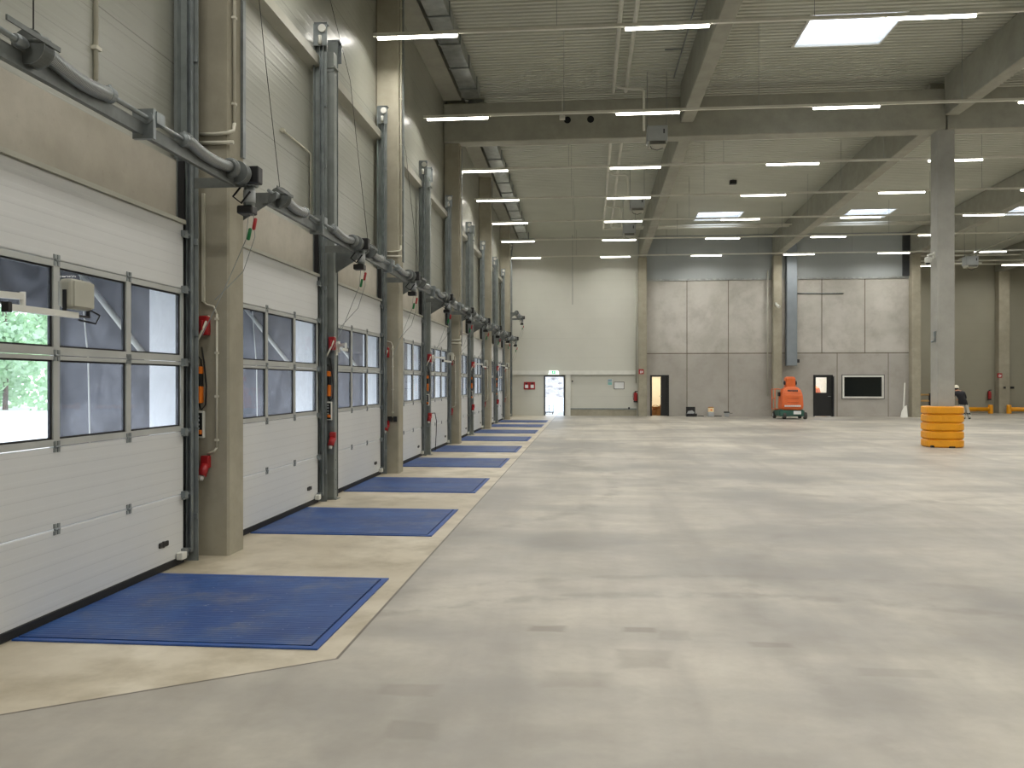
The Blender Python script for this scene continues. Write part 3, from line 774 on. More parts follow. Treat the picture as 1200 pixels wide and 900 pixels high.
# ------------------------------------------------------------------ dock levellers
def make_leveler(label):
    t = thing('dock_leveler', label, 'dock leveller', (0, 0, 0), 0, 'blue dock levellers')
    L = 2.18
    bm = B(); box(bm, .005, L-.07, -.935, .935, .001, .014); obj('platform', bm, 'blue', t)
    bm = B()
    box(bm, L-.055, L, -1, 1, .001, .012); box(bm, .0, L-.055, -1, -.95, .001, .012); box(bm, .0, L-.055, .95, 1, .001, .012); obj('frame', bm, 'blue_edge', t)
    bm = B(); box(bm, 0, L-.05, -.952, .952, .0005, .003); obj('gap', bm, 'gap', t)
    return t
lv = make_leveler('blue steel dock leveller in the floor, nearest the camera'); lv.location = (XD+.02, 6.39, 0)
for i in range(1, 9): dup(lv, (XD+.02, DOORY[i] - (.05 if i % 2 else .04), 0), 'blue steel dock leveller in the floor, %s from the camera' % ORD[i])

# dock shelters outside
def make_shelter(label):
    t = thing('dock_shelter', label, 'dock shelter', (0, 0, 0), 0, 'shelters outside the dock doors')
    for s in (-1, 1):
        bm = B(); box(bm, -1.1, 0, s*1.7-.02, s*1.7+.02, -1.1, 3.6); obj('side_panel', bm, 'shelter', t)
        bm = B(); tube(bm, [(-.08, s*1.66, 1.98), (-.95, s*1.66, 3.05)], .03, 6); tube(bm, [(-.08, s*1.66, .3), (-.95, s*1.66, -.6)], .03, 6); obj('strut', bm, 'white', t)
        bm = B(); box(bm, -1.12, -1.06, s*1.62-.05, s*1.62+.05, -1.1, 3.6); obj('frame_post', bm, 'steel', t)
    bm = B(); skewbox(bm, -1.1, 0, -1.72, 1.72, 3.6, 3.63, 3.6, 3.63); obj('roof_panel', bm, 'shelter', t)
    bm = B(); box(bm, -1.12, -1.1, -1.7, 1.7, 2.53, 3.6); obj('head_curtain', bm, 'shelter', t)
    bm = B(); tube(bm, [(-.55, 1.1, 3.5), (-.5, 1.25, 2.0), (-.5, 1.3, .4)], .008, 5); obj('rope', bm, 'white', t)
    return t
sh = make_shelter('dark fabric shelter frame outside the nearest dock door'); sh.location = (WO, DOORY[0], 0)
for i in range(1, 9): dup(sh, (WO, DOORY[i], 0), 'dark fabric shelter frame outside the %s dock door' % ORD[i])

# ------------------------------------------------------------------ fittings by the doors
SIDE = []                                           # (x of mounting plane centre, y of face looking to camera, phrase)
for i in range(9):
    if i % 2 == 0:
        SIDE.append((-3.96, COLY[i//2]-.19, 'on the %s dock-wall column' % ORD[i//2]))
    else:
        k = i//2; SIDE.append((-3.9, POSTY[k]-.10 if k < 4 else 0, 'left of the %s steel post' % ORD[k]))
def control_parts():
    t = thing('control_panel', '', 'control panel', (0, 0, 0), 0, 'leveller control panels')
    bm = B(); box(bm, -.045, .05, -.05, 0, -.14, .14, 0, .006); obj('housing', bm, 'white', t)
    bm = B(); box(bm, -.03, .04, -.054, -.05, -.12, .12); obj('front_plate', bm, 'black', t)
    for k, z in enumerate((.085, .045, .0, -.04)):
        bm = B(); lathe(bm, (.0, -.054, z), (0, -1, 0), [(.012, 0), (.012, .008), (.006, .01)], 12); obj('push_button', bm, 'grey_box', t)
    bm = B(); box(bm, -.006, .04, -.085, -.054, -.1, -.055, 0, .005); obj('main_switch', bm, 'orange', t)
    return t
def handset_parts():
    t = thing('hand_lamp', '', 'hand lamp', (0, 0, 0), 0, 'orange hand lamps by the doors')
    for a, b in ((-.042, -.004), (.006, .044)):
        bm = B(); box(bm, a, b, -.07, 0, -.22, -.04, 0, .01, 2); obj('side_bar', bm, 'orange', t)
    bm = B(); box(bm, -.045, .045, -.065, 0, .08, .16, 0, .012, 2); obj('lamp_housing', bm, 'orange', t)
    bm = B(); box(bm, -.043, .043, -.068, 0, -.06, .085, 0, .008, 2); box(bm, -.004, .006, -.05, 0, -.22, -.05); obj('grip', bm, 'black', t)
    bm = B(); tube(bm, [(-.03, -.03, .15), (-.03, -.03, .23), (.0, -.03, .26), (.03, -.03, .23), (.035, -.03, .15)], .008, 6); obj('hook', bm, 'black', t)
    bm = B(); tube(bm, [(.03, -.02, .36), (.06, -.03, .2), (.085, -.03, -.05), (.075, -.03, -.24), (.03, -.03, -.29), (.0, -.03, -.22)], .008, 6); obj('cord', bm, 'rubber', t)
    return t
def isolator_parts():
    t = thing('isolator_switch', '', 'isolator switch', (0, 0, 0), 0, 'red isolators by the doors')
    bm = B(); box(bm, -.05, .05, -.08, 0, -.1, .1, 0, .012, 2); obj('housing', bm, 'red', t)
    bm = B(); box(bm, -.012, .012, -.12, -.08, -.05, .05, 0, .006); obj('lever', bm, 'red', t)
    bm = B(); tube(bm, [(.04, -.03, .1), (.03, -.1, .0), (-.06, -.1, -.18), (-.11, -.05, -.24)], .012, 8); obj('flexible_conduit', bm, 'conduit', t)
    return t
def plug_parts():
    t = thing('power_socket', '', 'socket', (0, 0, 0), 0, 'red three-phase sockets by the doors')
    bm = B(); box(bm, -.045, .045, -.07, 0, -.02, .11, 0, .012, 2); obj('socket_box', bm, 'red', t)
    bm = B(); tube(bm, [(0, -.05, .02), (-.015, -.1, -.09)], [.045, .05], 14); obj('plug', bm, 'red', t)
    bm = B(); tube(bm, [(-.015, -.1, -.09), (-.018, -.105, -.14)], [.03, .022], 12); obj('cable_gland', bm, 'white', t)
    return t
def conduit_parts():
    t = thing('conduit_run', '', 'conduit', (0, 0, 0), 0, 'conduit runs by the doors')
    bm = B(); box(bm, -.03, -.0, -.025, 0, 2.63, 3.75); obj('wide_trunk', bm, 'conduit', t)
    bm = B(); cyl(bm, (.13, -.015, 1.12), (.13, -.015, 2.5), .012, 8); tube(bm, [(.13, -.015, 2.5), (.1, -.02, 2.58), (.02, -.02, 2.6), (-.01, -.015, 2.63)], .009, 8); tube(bm, [(.13, -.015, 1.12), (.1, -.015, 1.08), (.03, -.015, 1.06)], .012, 8); obj('pipe', bm, 'conduit', t)
    for z in (1.2, 1.65, 2.1, 2.45):
        bm = B(); box(bm, .112, .148, -.032, 0, z-.012, z+.012); obj('clip', bm, 'conduit', t)
    return t
PR = [control_parts(), handset_parts(), isolator_parts(), plug_parts(), conduit_parts()]
NM = ['white control panel with black front and orange switch ', 'orange and black hand lamp hung ', 'red isolator switch near the top, ', 'red power socket low down, ', 'pale conduit with clips ']
OFF = [(-.03, 1.36), (-.04, 1.80), (.03, 2.38), (.04, .93), (.02, 0)]
for i, (x, y, ph) in enumerate(SIDE):
    for k in range(5):
        if i % 2 and k == 4: continue
        dx, z = OFF[k]; yy = y - (0 if i % 2 == 0 else .0)
        if i % 2: yy = POSTY[i//2] - .17; dx += .03
        if i == 0: r = PR[k]; r.location = (x+dx, yy, z); r['label'] = NM[k] + ph
        else: dup(PR[k], (x+dx, yy, z), NM[k] + ph)
# mounting boards behind the fittings beside the posts
for k in range(4):
    bm = B(); box(bm, -4.0, -3.82, POSTY[k]-.168, POSTY[k]-.155, .7, 2.55)
    tag(obj('mounting_board', bm, 'steel'), 'narrow metal board carrying switches left of the %s steel post' % ORD[k], 'board', 'mounting boards')
# black cable down the track, hand lamp side
for i in (0, 1, 2, 3, 4):
    x, y, ph = SIDE[i]; yy = (y if i % 2 == 0 else POSTY[i//2]-.17) - .03
    bm = B(); tube(bm, [(x-.09, yy, 1.7), (x-.08, yy-.02, 1.2), (x-.085, yy-.01, .6), (x-.1, yy, .1)], .009, 6)
    tag(obj('black_cable', bm, 'rubber'), 'black cable hanging to the floor ' + ph, 'cable', 'black cables by the doors')
# vertical conduits up the columns with an elbow above the shafts
def make_riser():
    t = thing('conduit_riser', '', 'conduit', (0, 0, 0), 0, 'conduit risers on the dock-wall columns')
    bm = B(); cyl(bm, (.02, -.10, 4.5), (.02, -.10, 10.0), .018, 10); tube(bm, [(.02, -.10, 4.5), (.02, -.12, 4.42), (.02, -.2, 4.38), (-.0, -.21, 4.37), (-.12, -.21, 4.36), (-.3, -.21, 4.36)], .018, 10)
    obj('pipe', bm, 'conduit', t)
    bm = B(); cyl(bm, (-.32, -.21, 4.27), (.06, -.21, 4.27), .02, 10); obj('cross_pipe', bm, 'conduit', t)
    for k in range(6):
        z = 4.7+k*.9; bm = B(); box(bm, 0, .042, -.126, -.074, z-.012, z+.012); obj('clip', bm, 'conduit', t)
    bm = B(); box(bm, 0, .03, .1, .17, 4.2, 10.0); obj('cable_channel', bm, 'steel', t)
    return t
rs = make_riser(); rs['label'] = 'pale vertical conduit up the nearest dock-wall column'; rs.location = (-3.69, COLY[0], 0)
for i in range(1, 5): dup(rs, (-3.69, COLY[i], (0, 0, -1.35, -.4, -.65)[i]), 'pale vertical conduit up the %s dock-wall column from the camera' % ORD[i])
bm = B(); cyl(bm, (-4.13, 6.62, 4.35), (-4.13, 6.62, 10.0), .02, 8)
for z in (4.6, 5.4, 6.2): box(bm, -4.15, -4.1, 6.58, 6.66, z, z+.03)
tag(obj('conduit_pipe', bm, 'conduit'), 'vertical pale pipe on the cladding above the nearest dock door', 'conduit')
bm = B(); tube(bm, [(-4.12, 10.9, 5.22), (-4.12, 12.0, 5.22), (-4.12, 12.02, 5.2), (-4.12, 12.02, 4.3)], .014, 8); cyl(bm, (-4.12, 10.86, 5.22), (-4.12, 10.92, 5.22), .03, 8)
tag(obj('conduit_pipe', bm, 'conduit'), 'thin bent pipe on the cladding above the second dock door', 'conduit')
# steel channel behind nearest far track, reaching up the wall
bm = B(); box(bm, -4.14, -4.0, 8.06, 8.13, 4.05, 10.1); box(bm, -4.14, -3.99, 7.96, 8.0, 4.05, 10.1)
tag(obj('wall_channel', bm, 'steel_dark'), 'dark steel channel up the wall left of the nearest column', 'channel')
# sockets low on second column
for x_, ph in ((-3.9, 'left'), (-3.8, 'right')):
    bm = B(); box(bm, x_, x_+.08, COLY[1]-.235, COLY[1]-.19, 1.02, 1.12, 0, .005)
    tag(obj('black_socket', bm, 'black'), '%s one of two black sockets low on the second dock-wall column' % ph, 'socket')
# dangling loop of cable by fifth door
bm = B(); tube(bm, [(-3.85, POSTY[1]+.08, 1.02), (-3.8, POSTY[1]+.3, 1.02), (-3.82, POSTY[1]+.62, .8), (-3.84, POSTY[1]+.68, .45), (-3.84, POSTY[1]+.55, .05)], .01, 6)
tag(obj('cable_loop', bm, 'rubber'), 'black cable looping from the second steel post to the floor', 'cable')

# dock loading lights
def dock_light(label, y, reach, z=2.3, x0=-3.84, head=True):
    t = thing('dock_light', label, 'loading light', (x0, y, z), 0, 'swing-arm loading lights')
    bm = B(); box(bm, -.02, .03, -.05, .05, -.09, .12); cyl(bm, (.06, 0, -.05), (.06, 0, .12), .02, 10); box(bm, .0, .06, -.02, .02, .03, .1); obj('wall_bracket', bm, 'white', t)
    e1 = (.22, reach*.42, .06)
    def bar(bm, a, b, h=.021, w=.018):
        a, b = Vector(a), Vector(b); d = (b-a).normalized(); s = Vector((d.y, -d.x, 0))
        vs = [bm.verts.new(p + s*sx*w + Vector((0, 0, sz*h))) for p in (a, b) for sx, sz in ((-1, -1), (1, -1), (1, 1), (-1, 1))]
        for q in ((0, 1, 2, 3), (7, 6, 5, 4), (0, 4, 5, 1), (1, 5, 6, 2), (2, 6, 7, 3), (3, 7, 4, 0)): bm.faces.new([vs[i] for i in q])
    bm = B(); bar(bm, (.06, 0, .06), e1); obj('arm', bm, 'white', t)
    e2 = (.24, reach, -.02); st = (.22, reach*.28, -.02)
    bm = B(); bar(bm, st, e2); cyl(bm, (e1[0], e1[1], -.04), (e1[0], e1[1], .09), .018, 10); obj('arm', bm, 'white', t)
    bm = B(); bar(bm, (st[0], st[1]-.035*(1 if reach > 0 else -1), st[2]), st, .032, .024); obj('end_cap', bm, 'black', t)
    if head:
        bm = B(); cx, cy, cz = e2[0], e2[1], .12
        box(bm, -.055, .055, -.13, .13, -.1, .11, 0, .03, 3); box(bm, .05, .062, -.115, .115, -.085, .095, 0, .004)
        for v in bm.verts: v.co = Vector((v.co.x+cx, v.co.y+cy, v.co.z+cz))
        h = obj('lamp_head', bm, 'cream', t)
        bm = B(); box(bm, cx-.065, cx-.054, cy-.11, cy+.11, cz-.08, cz+.09); obj('lens', bm, 'lens', h)
        bm = B()
        for s in (-1, 1): box(bm, cx-.012, cx+.012, cy+s*.135-.006, cy+s*.135+.006, cz-.14, cz+.03)
        box(bm, cx-.012, cx+.012, cy-.14, cy+.14, cz-.15, cz-.135); obj('yoke', bm, 'black', t)
        bm = B(); tube(bm, [(cx+.03, cy+.1, cz-.09), (cx+.08, cy+.15, cz-.13), (cx+.06, cy+.13, cz-.19), (cx, cy+.02, cz-.17)], .007, 6); obj('cable', bm, 'rubber', t)
dock_light('swing-arm loading light in front of the nearest door glazing', 4.62, .92, 2.29)
dock_light('folded white swing arm with black end cap on the nearest steel post', POSTY[0]-.07, -.42, 2.3, head=False)
dock_light('swing-arm loading light on the second steel post', POSTY[1], 1.55, 2.35)
dock_light('swing-arm loading light on the third steel post', POSTY[2], 1.45, 2.35)
dock_light('pale swing-arm loading light on the fourth steel post near the end', POSTY[3], 1.7, 2.45)
bm = B(); box(bm, -4.0, -3.87, 4.5, 4.62, 0, 6.8, 0, .006)
tag(obj('steel_post', bm, 'post'), 'grey steel post just past the left picture edge, carrying a loading light', 'post')

# ------------------------------------------------------------------ light rails and tubes
ROWS = [(15.0, 8.2), (19.75, 8.2), (24.75, 8.2), (28.8, 8.2), (33.0, 8.2), (37.3, 8.2), (42.3, 8.2)]
def rail_row(r, y, z, x0, x1, starts):
    t = thing('light_rail', 'thin white light rail across the hall, %s from the camera' % ORD[r], 'light rail', (0, y, z), 0, 'light rails across the hall')
    bm = B(); box(bm, x0, x1, -.03, .03, .0, .055); obj('rail', bm, 'pipe', t)
    x = x0+3.4
    while x < x1:
        bm = B(); cyl(bm, (x, 0, .04), (x, 0, roof(y)-z+.05), .006, 5); obj('suspension_wire', bm, 'steel_dark', t); x += 4.55
    for k, s in enumerate(starts):
        l = bpy.data.objects.new
        tt = thing('tube_light', 'lit white tube light, %s from the dock wall on the %s light rail' % (ORD1[k], ORD[r]), 'tube light', (s, y, z), 0, 'tube lights on the rails')
        bm = B(); box(bm, 0, 1.52, -.035, .035, -.02, .004); obj('housing', bm, 'white', tt)
        bm = B(); prism(bm, [(-.034, 0), (.034, 0), (.03, -.032), (.015, -.045), (-.015, -.045), (-.03, -.032)], (.02, 0, -.021), (0, 1, 0), (0, 0, 1), (1.48, 0, 0)); obj('diffuser', bm, 'tube', tt)
        lamp('hall_lamp', (s+.76, y, z-.075), 1.48, .10, LP)
PITCH = 4.55; LP = 75
for r, (y, z) in enumerate(ROWS):
    vis = 512*.9959*y/1017 + .3
    st = [-3.88+PITCH*k for k in range(9) if -3.88+PITCH*k < vis]
    rail_row(r, y, z, -3.95, min(30, vis+3), st)
    for k in range(9):
        x = -3.88+PITCH*k
        if x >= vis and x < 29: lamp('hall_lamp', (x+.76, y, z-.06), 1.48, .10, LP)
rail_row(7, 47.2, 8.2, 17.2, 30, [18.1, 22.5])
for y in (10.3, 5.6, .9, -4.0, -9.0):
    for k in range(8): lamp('hall_lamp', (-3.12+PITCH*k, y, 8.14), 1.48, .10, LP)

# ------------------------------------------------------------------ services under the roof
def pipe_thing(label, pts, r, m='pipe', cat='pipe', name='heating_pipe'):
    bm = B(); tube(bm, pts, r, 10); return tag(obj(name, bm, m), label, cat)
pd = lambda y: roof(y)-.4
pipe_thing('left white heating pipe of the pair in front of the crossbeam', [(.72, -10, 9.8), (.72, 22.9, 9.8)], .05)
pipe_thing('right white heating pipe of the pair in front of the crossbeam', [(1.06, -10, 9.8), (1.06, 22.9, 9.8)], .05)
pipe_thing('left white heating pipe of the pair behind the crossbeam', [(.76, 24.2, pd(24.2)), (.78, 40.2, pd(40.2)), (.82, 40.35, pd(40.2)), (.95, 40.4, pd(40.2)), (17, 40.4, pd(40.2))], .05)
pipe_thing('right white heating pipe of the pair behind the crossbeam', [(1.12, 24.2, pd(24.2)), (1.14, 39.7, pd(40.2)), (1.2, 39.85, pd(40.2)), (1.4, 39.9, pd(40.2)), (17, 39.9, pd(40.2))], .05)
for k, (hx, hy, hz) in enumerate(((1.88, 22.6, 8.15), (1.85, 30.9, 8.1), (1.8, 35.8, 8.05), (17.9, 40.5, 7.15))):
    lab = ('grey unit heater hanging in front of the crossbeam', 'unit heater hanging behind the crossbeam, nearer of two', 'unit heater hanging behind the crossbeam, farther of two', 'unit heater hanging right of the grey pillar, deep in the hall')[k]
    t = thing('unit_heater', lab, 'heater', (hx, hy, hz), 0, 'hanging unit heaters')
    bm = B(); box(bm, -.27, .27, -.25, .25, .1, .52, 0, .015); obj('casing', bm, 'grey_box', t)
    bm = B(); box(bm, -.23, .23, -.27, .22, .0, .1)
    obj('outlet', bm, 'cream', t)
    for q in range(3):
        bm = B(); box(bm, -.2, .2, -.28, -.268, .02+q*.027, .035+q*.027); obj('louver', bm, 'black', t)
    for x in (-.26, .26):
        bm = B(); cyl(bm, (x, 0, .5), (x, 0, roof(hy)-hz+.05), .008, 5)
        box(bm, x-.015, x+.015, -.02, .02, .5, .6)
        obj('hanger_rod', bm, 'steel_dark', t)
    bm = B(); tube(bm, [(-.2, -.1, .05), (-.15, -.15, -.08), (.0, -.15, -.12), (.15, -.12, -.06)], .01, 6); obj('cable', bm, 'rubber', t)
    bm = B(); box(bm, .15, .19, -.256, -.25, .3, .42); obj('badge', bm, 'dark_frame', t)
    if k < 3:
        z0 = pd(hy) if k else 9.8; y0 = hy-.2
        pipe_thing('bent white feed pipe dropping to the %s' % ('unit heater before the crossbeam', 'nearer unit heater behind the crossbeam', 'farther unit heater behind the crossbeam')[k],
                   [(.75, y0, z0), (.95, y0, z0-.1), (hx-.42, y0, z0-.12), (hx-.36, y0, z0-.2), (hx-.36, y0, hz+.4)], .035)
pipe_thing('thin diagonal gas pipe beside the roof beam', [(2.35, 14, 9.95), (2.3, 22.3, 9.9)], .02, 'steel')
pipe_thing('thin cross bracket pipe near the first unit heater', [(1.9, 20.5, 9.95), (2.3, 20.5, 9.95)], .018, 'steel_dark')
bm = B(); box(bm, -.78, -.62, 23.3, 23.45, 9.22, 9.32, 0, .01); cyl(bm, (-.7, 23.37, 9.32), (-.7, 23.37, 10.22), .008, 5)
tag(obj('ceiling_sensor', bm, 'white'), 'small white sensor box hanging before the crossbeam', 'sensor')
bm = B(); Y = 33.5; box(bm, atY(855, Y), atY(863, Y), Y-.1, Y+.1, atZ(859, 216, Y), atZ(859, 212, Y)+.02, 0, .01); cyl(bm, (atY(859, Y), Y, atZ(859, 213, Y)), (atY(859, Y), Y, roof(Y)), .01, 5)
tag(obj('ceiling_speaker', bm, 'black'), 'small dark box hung under the roof left of the pillar', 'speaker')
pipe_thing('long thin wire hanging in front of the white end wall', [(atY(671, 43.5), 43.5, atZ(671, 300, 43.5)+2), (atY(671, 43.5), 43.5, atZ(671, 357, 43.5))], .012, 'steel_dark', 'wire', 'hanging_wire')
pipe_thing('thin diagonal brace pipe in the recess right of the pillar', [(17.6, 41, 7.6), (19.5, 36, 8.6)], .04, 'cream')
pipe_thing('upper horizontal white pipe in the recess', [(17, 47, 8.7), (30, 47, 8.7)], .05)
pipe_thing('lower horizontal white pipe in the recess', [(17, 46.6, 8.35), (30, 46.6, 8.35)], .045)
pipe_thing('short horizontal pipe end right of the pillar', [(17, 44, 7.85), (20, 44, 7.85)], .04)

# ------------------------------------------------------------------ far wall objects
Y = WALLF-.001
bm = B(); box(bm, atY(922, 43.6), atY(934, 43.6), 43.55, 43.95, atZ(928, 428.5, 43.6), atZ(928, 275, 43.6), 0, .01)
t = thing('vertical_duct', 'grey square duct hanging down the concrete wall above the orange lift', 'duct', (0, 0, 0)); obj('duct_body', bm, 'grey_duct', t)
bm = B(); box(bm, atY(934, 43.6), atY(937, 43.6), 43.6, 43.85, atZ(935, 425, 43.6), atZ(935, 421, 43.6)); obj('valve_box', bm, 'black', t)
pipe_thing('horizontal thin conduit on the concrete wall right of the grey duct', [(atY(934, Y), Y-.03, atZ(940, 344, Y)), (atY(988, Y), Y-.03, atZ(988, 344, Y))], .03, 'steel', 'conduit', 'conduit_pipe')
pipe_thing('vertical downpipe left of the column beside the exit-door bay', [(atY(745.5, 43.8), 43.8, 7.6), (atY(745.5, 43.8), 43.8, atZ(745, 449, 43.8))], .035, 'cream', 'pipe', 'downpipe')
pipe_thing('pale downpipe left of the column behind the orange lift', [(atY(899.5, 43.9), 43.9, 7.6), (atY(899.5, 43.9), 43.9, atZ(899, 464, 43.9))], .035, 'cream', 'pipe', 'downpipe')
# exit sign
t = thing('exit_sign', 'lit green and white running-man exit sign above the exit door', 'exit sign', (atY(649, WALLF), WALLF-.14, 2.2))
bm = B(); prism(bm, [(-.28, 0), (.28, 0), (.22, .2), (-.22, .2)], (0, -.08, 0), (1, 0, 0), (0, 0, 1), (0, .06, 0)); obj('housing', bm, 'white_lit', t)
bm = B(); box(bm, -.09, .09, -.085, -.08, .02, .18)
obj('green_panel', bm, 'green_sign', t)
bm = B()
cyl(bm, (.01, -.088, .155), (.01, -.086, .155), .013, 10)
for a, b in (((.0, .135), (-.015, .09)), ((.0, .13), (.03, .11)), ((.0, .13), (-.035, .12)), ((-.015, .09), (.015, .07)), ((.015, .07), (.0, .04)), ((-.015, .09), (-.04, .06)), ((-.04, .06), (-.06, .065))):
    tube(bm, [(a[0], -.087, a[1]), (b[0], -.087, b[1])], .007, 5)
obj('running_figure', bm, 'white_lit', t)
# fire point
t = thing('fire_alarm_panel', 'red fire panel with two white call points left of the exit door', 'fire panel', (atY(620.5, WALLF), WALLF, atZ(620.5, 452, WALLF)))
bm = B(); box(bm, -.3, .3, -.08, 0, -.2, .2, 0, .01); obj('back_plate', bm, 'red', t)
for s in (-1, 1):
    bm = B(); box(bm, s*.15-.085, s*.15+.085, -.1, -.08, -.13, .05); obj('white_window', bm, 'white_lit' if 0 else 'paper', t)
    bm = B(); box(bm, s*.15-.04, s*.15+.04, -.1, -.08, .08, .15); obj('call_button', bm, 'black', t)
# notices
bm = B(); box(bm, atY(712, Y), atY(717.5, Y), Y-.02, Y, atZ(715, 451.5, Y), atZ(715, 444, Y)); o = tag(obj('escape_plan', bm, 'paper'), 'small blue-green escape plan notice on the white end wall', 'notice')
bm = B(); x0, x1, z0, z1 = atY(712, Y), atY(717.5, Y), atZ(715, 451.5, Y), atZ(715, 444, Y)
box(bm, x0+.02, x1-.02, Y-.024, Y-.02, z0+.02, z0+.16)
obj('teal_field', bm, 'cyan_sign', o); bm = B(); box(bm, x0+.02, x1-.02, Y-.024, Y-.02, z0+.18, z1-.02); obj('blue_field', bm, plain('blue_plan_field', '#8aa2ad', .5), o)
t = thing('notice_frame', 'empty white notice in a thin dark frame beside the escape plan', 'notice', (0, 0, 0))
x0, x1, z0, z1 = atY(720, Y), atY(731, Y), atZ(725, 455.5, Y), atZ(725, 448, Y)
bm = B(); box(bm, x0, x1, Y-.02, Y, z0, z1); obj('sheet', bm, 'paper', t)
bm = B(); e = .025
for q in ((x0-e, x1+e, z0-e, z0), (x0-e, x1+e, z1, z1+e), (x0-e, x0, z0, z1), (x1, x1+e, z0, z1)): box(bm, q[0], q[1], Y-.03, Y, q[2], q[3])
obj('frame', bm, 'dark_frame', t)
bm = B(); box(bm, atY(670, Y), atY(671.5, Y), Y-.05, Y, atZ(670, 447.5, Y), atZ(670, 446, Y)); tag(obj('wall_socket', bm, 'black'), 'small black socket on the end wall right of the exit door', 'socket')
bm = B(); box(bm, atY(736, Y), atY(738, Y), Y-.1, Y-.07, .36, .46); tag(obj('wall_socket', bm, 'black'), 'small black socket low on the plinth near the extinguisher', 'socket')
def extinguisher(label, loc):
    t = thing('fire_extinguisher', label, 'fire extinguisher', loc)
    bm = B(); lathe(bm, (0, 0, 0), (0, 0, 1), [(.085, .0), (.1, .02), (.1, .42), (.085, .48), (.04, .52)], 20); obj('cylinder', bm, 'red', t)
    bm = B(); lathe(bm, (0, 0, -.003), (0, 0, 1), [(.1, 0), (.103, .01), (.103, .07), (.1, .08)], 20); obj('base_ring', bm, 'black', t)
    bm = B(); lathe(bm, (0, 0, .52), (0, 0, 1), [(.03, 0), (.03, .06), (.015, .07)], 10); box(bm, -.02, .12, -.01, .01, .57, .6); box(bm, -.02, .1, -.01, .01, .545, .56); obj('valve', bm, 'black', t)
    bm = B(); tube(bm, [(-.03, -.02, .56), (-.12, -.05, .5), (-.13, -.06, .3), (-.11, -.06, .12)], .014, 8); obj('hose', bm, 'black', t)
    return t
extinguisher('red fire extinguisher mounted beside the column at the end wall', (atY(744.8, WALLF-.15), WALLF-.12, .72))
extinguisher('red fire extinguisher in the recess left of the far right column', (atY(1162, 49.6), 49.85, .75))
def fire_sign(label, cx, y, cz, s=.13):
    t = thing('fire_sign', label, 'sign', (cx, y, cz))
    bm = B(); box(bm, -s, s, -.012, 0, -s, s); obj('plate', bm, 'red', t)
    bm = B(); k = s/.13; lathe(bm, (-.03*k, -.013, -.085*k), (0, 0, 1), [(.028*k, 0), (.03*k, .11*k), (.01*k, .135*k)], 10); tube(bm, [(-.03*k, -.014, .06*k), (-.0*k, -.014, .06*k)], .008*k, 5)
    prism(bm, [(.03, -.08), (.055, -.08), (.085, -.01), (.06, .08), (.05, .02), (.035, .05), (.022, -.03)], (0, -.014, 0), (k, 0, 0), (0, 0, k), (0, .003, 0)); obj('symbol', bm, 'paper', t)
fire_sign('small red extinguisher sign on the column at the end wall', atY(751.5, 43.6), WALLF-.45, atZ(751.5, 435.5, 43.6))
fire_sign('small red extinguisher sign on the far right column', atY(1171.5, 49.5), 49.5, atZ(1171, 440, 49.5))
for px, w, ph in ((1177, .06, 'on the edge of the far right column'), (1181, .06, 'just right of the far right column'), (1186, .1, 'furthest right in the row by the far right column')):
    Y2 = 49.98 if px > 1178 else 49.5
    bm = B(); box(bm, atY(px, Y2)-w, atY(px, Y2)+w, Y2-.04, Y2, atZ(px, 455.5, Y2), atZ(px, 453, Y2))
    tag(obj('wall_socket', bm, 'black'), 'small black socket ' + ph, 'socket')
bm = B(); t = thing('wall_camera', 'small white camera on the column behind the orange lift', 'camera', (atY(909.5, 43.6), 43.64, atZ(909, 357, 43.6)))
bm = B(); box(bm, -.05, .05, -.1, 0, .0, .1); obj('bracket', bm, 'white', t)
bm = B(); tube(bm, [(.0, -.12, -.02), (.1, -.3, -.14)], [.07, .08], 12); obj('housing', bm, 'white', t)
# cases on the floor before the concrete wall
t = thing('tool_case', 'black open tool case against the concrete wall right of the open door', 'case', (atY(810, 43.5), 43.5, 0))
bm = B(); box(bm, -.27, .27, -.22, .12, 0, .16, 0, .01); obj('tray', bm, 'black', t)
bm = B(); box(bm, -.25, .22, .1, .15, .14, .5, 0, .01); obj('lid', bm, 'black', t)
bm = B(); prism(bm, [(-.2, 0), (.1, 0), (.16, .06), (.05, .16), (-.16, .12)], (0, -.1, .16), (1, 0, 0), (0, 0, 1), (0, .15, 0)); obj('tools', bm, 'grey_box', t)
t = thing('canister', 'white canister with an orange-labelled top part against the concrete wall', 'canister', (atY(832.8, 43.6), 43.6, 0))
bm = B(); box(bm, -.16, .15, -.14, .14, 0, .24, 0, .03, 2); obj('lower_tub', bm, 'grey_box', t)
bm = B(); box(bm, -.13, .15, -.12, .12, .24, .45, 0, .02, 2); obj('upper_tub', bm, plain('cream_tub', '#ecd3a4', .5), t)
bm = B(); box(bm, -.03, .06, -.124, -.12, .31, .38); obj('label_patch', bm, 'orange', t)
bm = B(); box(bm, -.12, .14, -.03, .03, .45, .5, 0, .01); obj('grip', bm, 'cardboard', t)
t = thing('bucket', 'pale bucket with a black lid, rightmost of the items before the concrete wall', 'bucket', (atY(851.5, 43.6), 43.6, 0))
bm = B(); lathe(bm, (0, 0, 0), (0, 0, 1), [(.11, 0), (.14, .2)], 18); obj('tub', bm, 'grey_box', t)
bm = B(); lathe(bm, (0, 0, .2), (0, 0, 1), [(.15, 0), (.15, .05), (.13, .06)], 18); obj('lid', bm, 'black', t)
bm = B(); tube(bm, [(.1, 0, .2), (.2, 0, .17), (.3, -.02, .18)], .012, 6); obj('handle', bm, 'black', t)
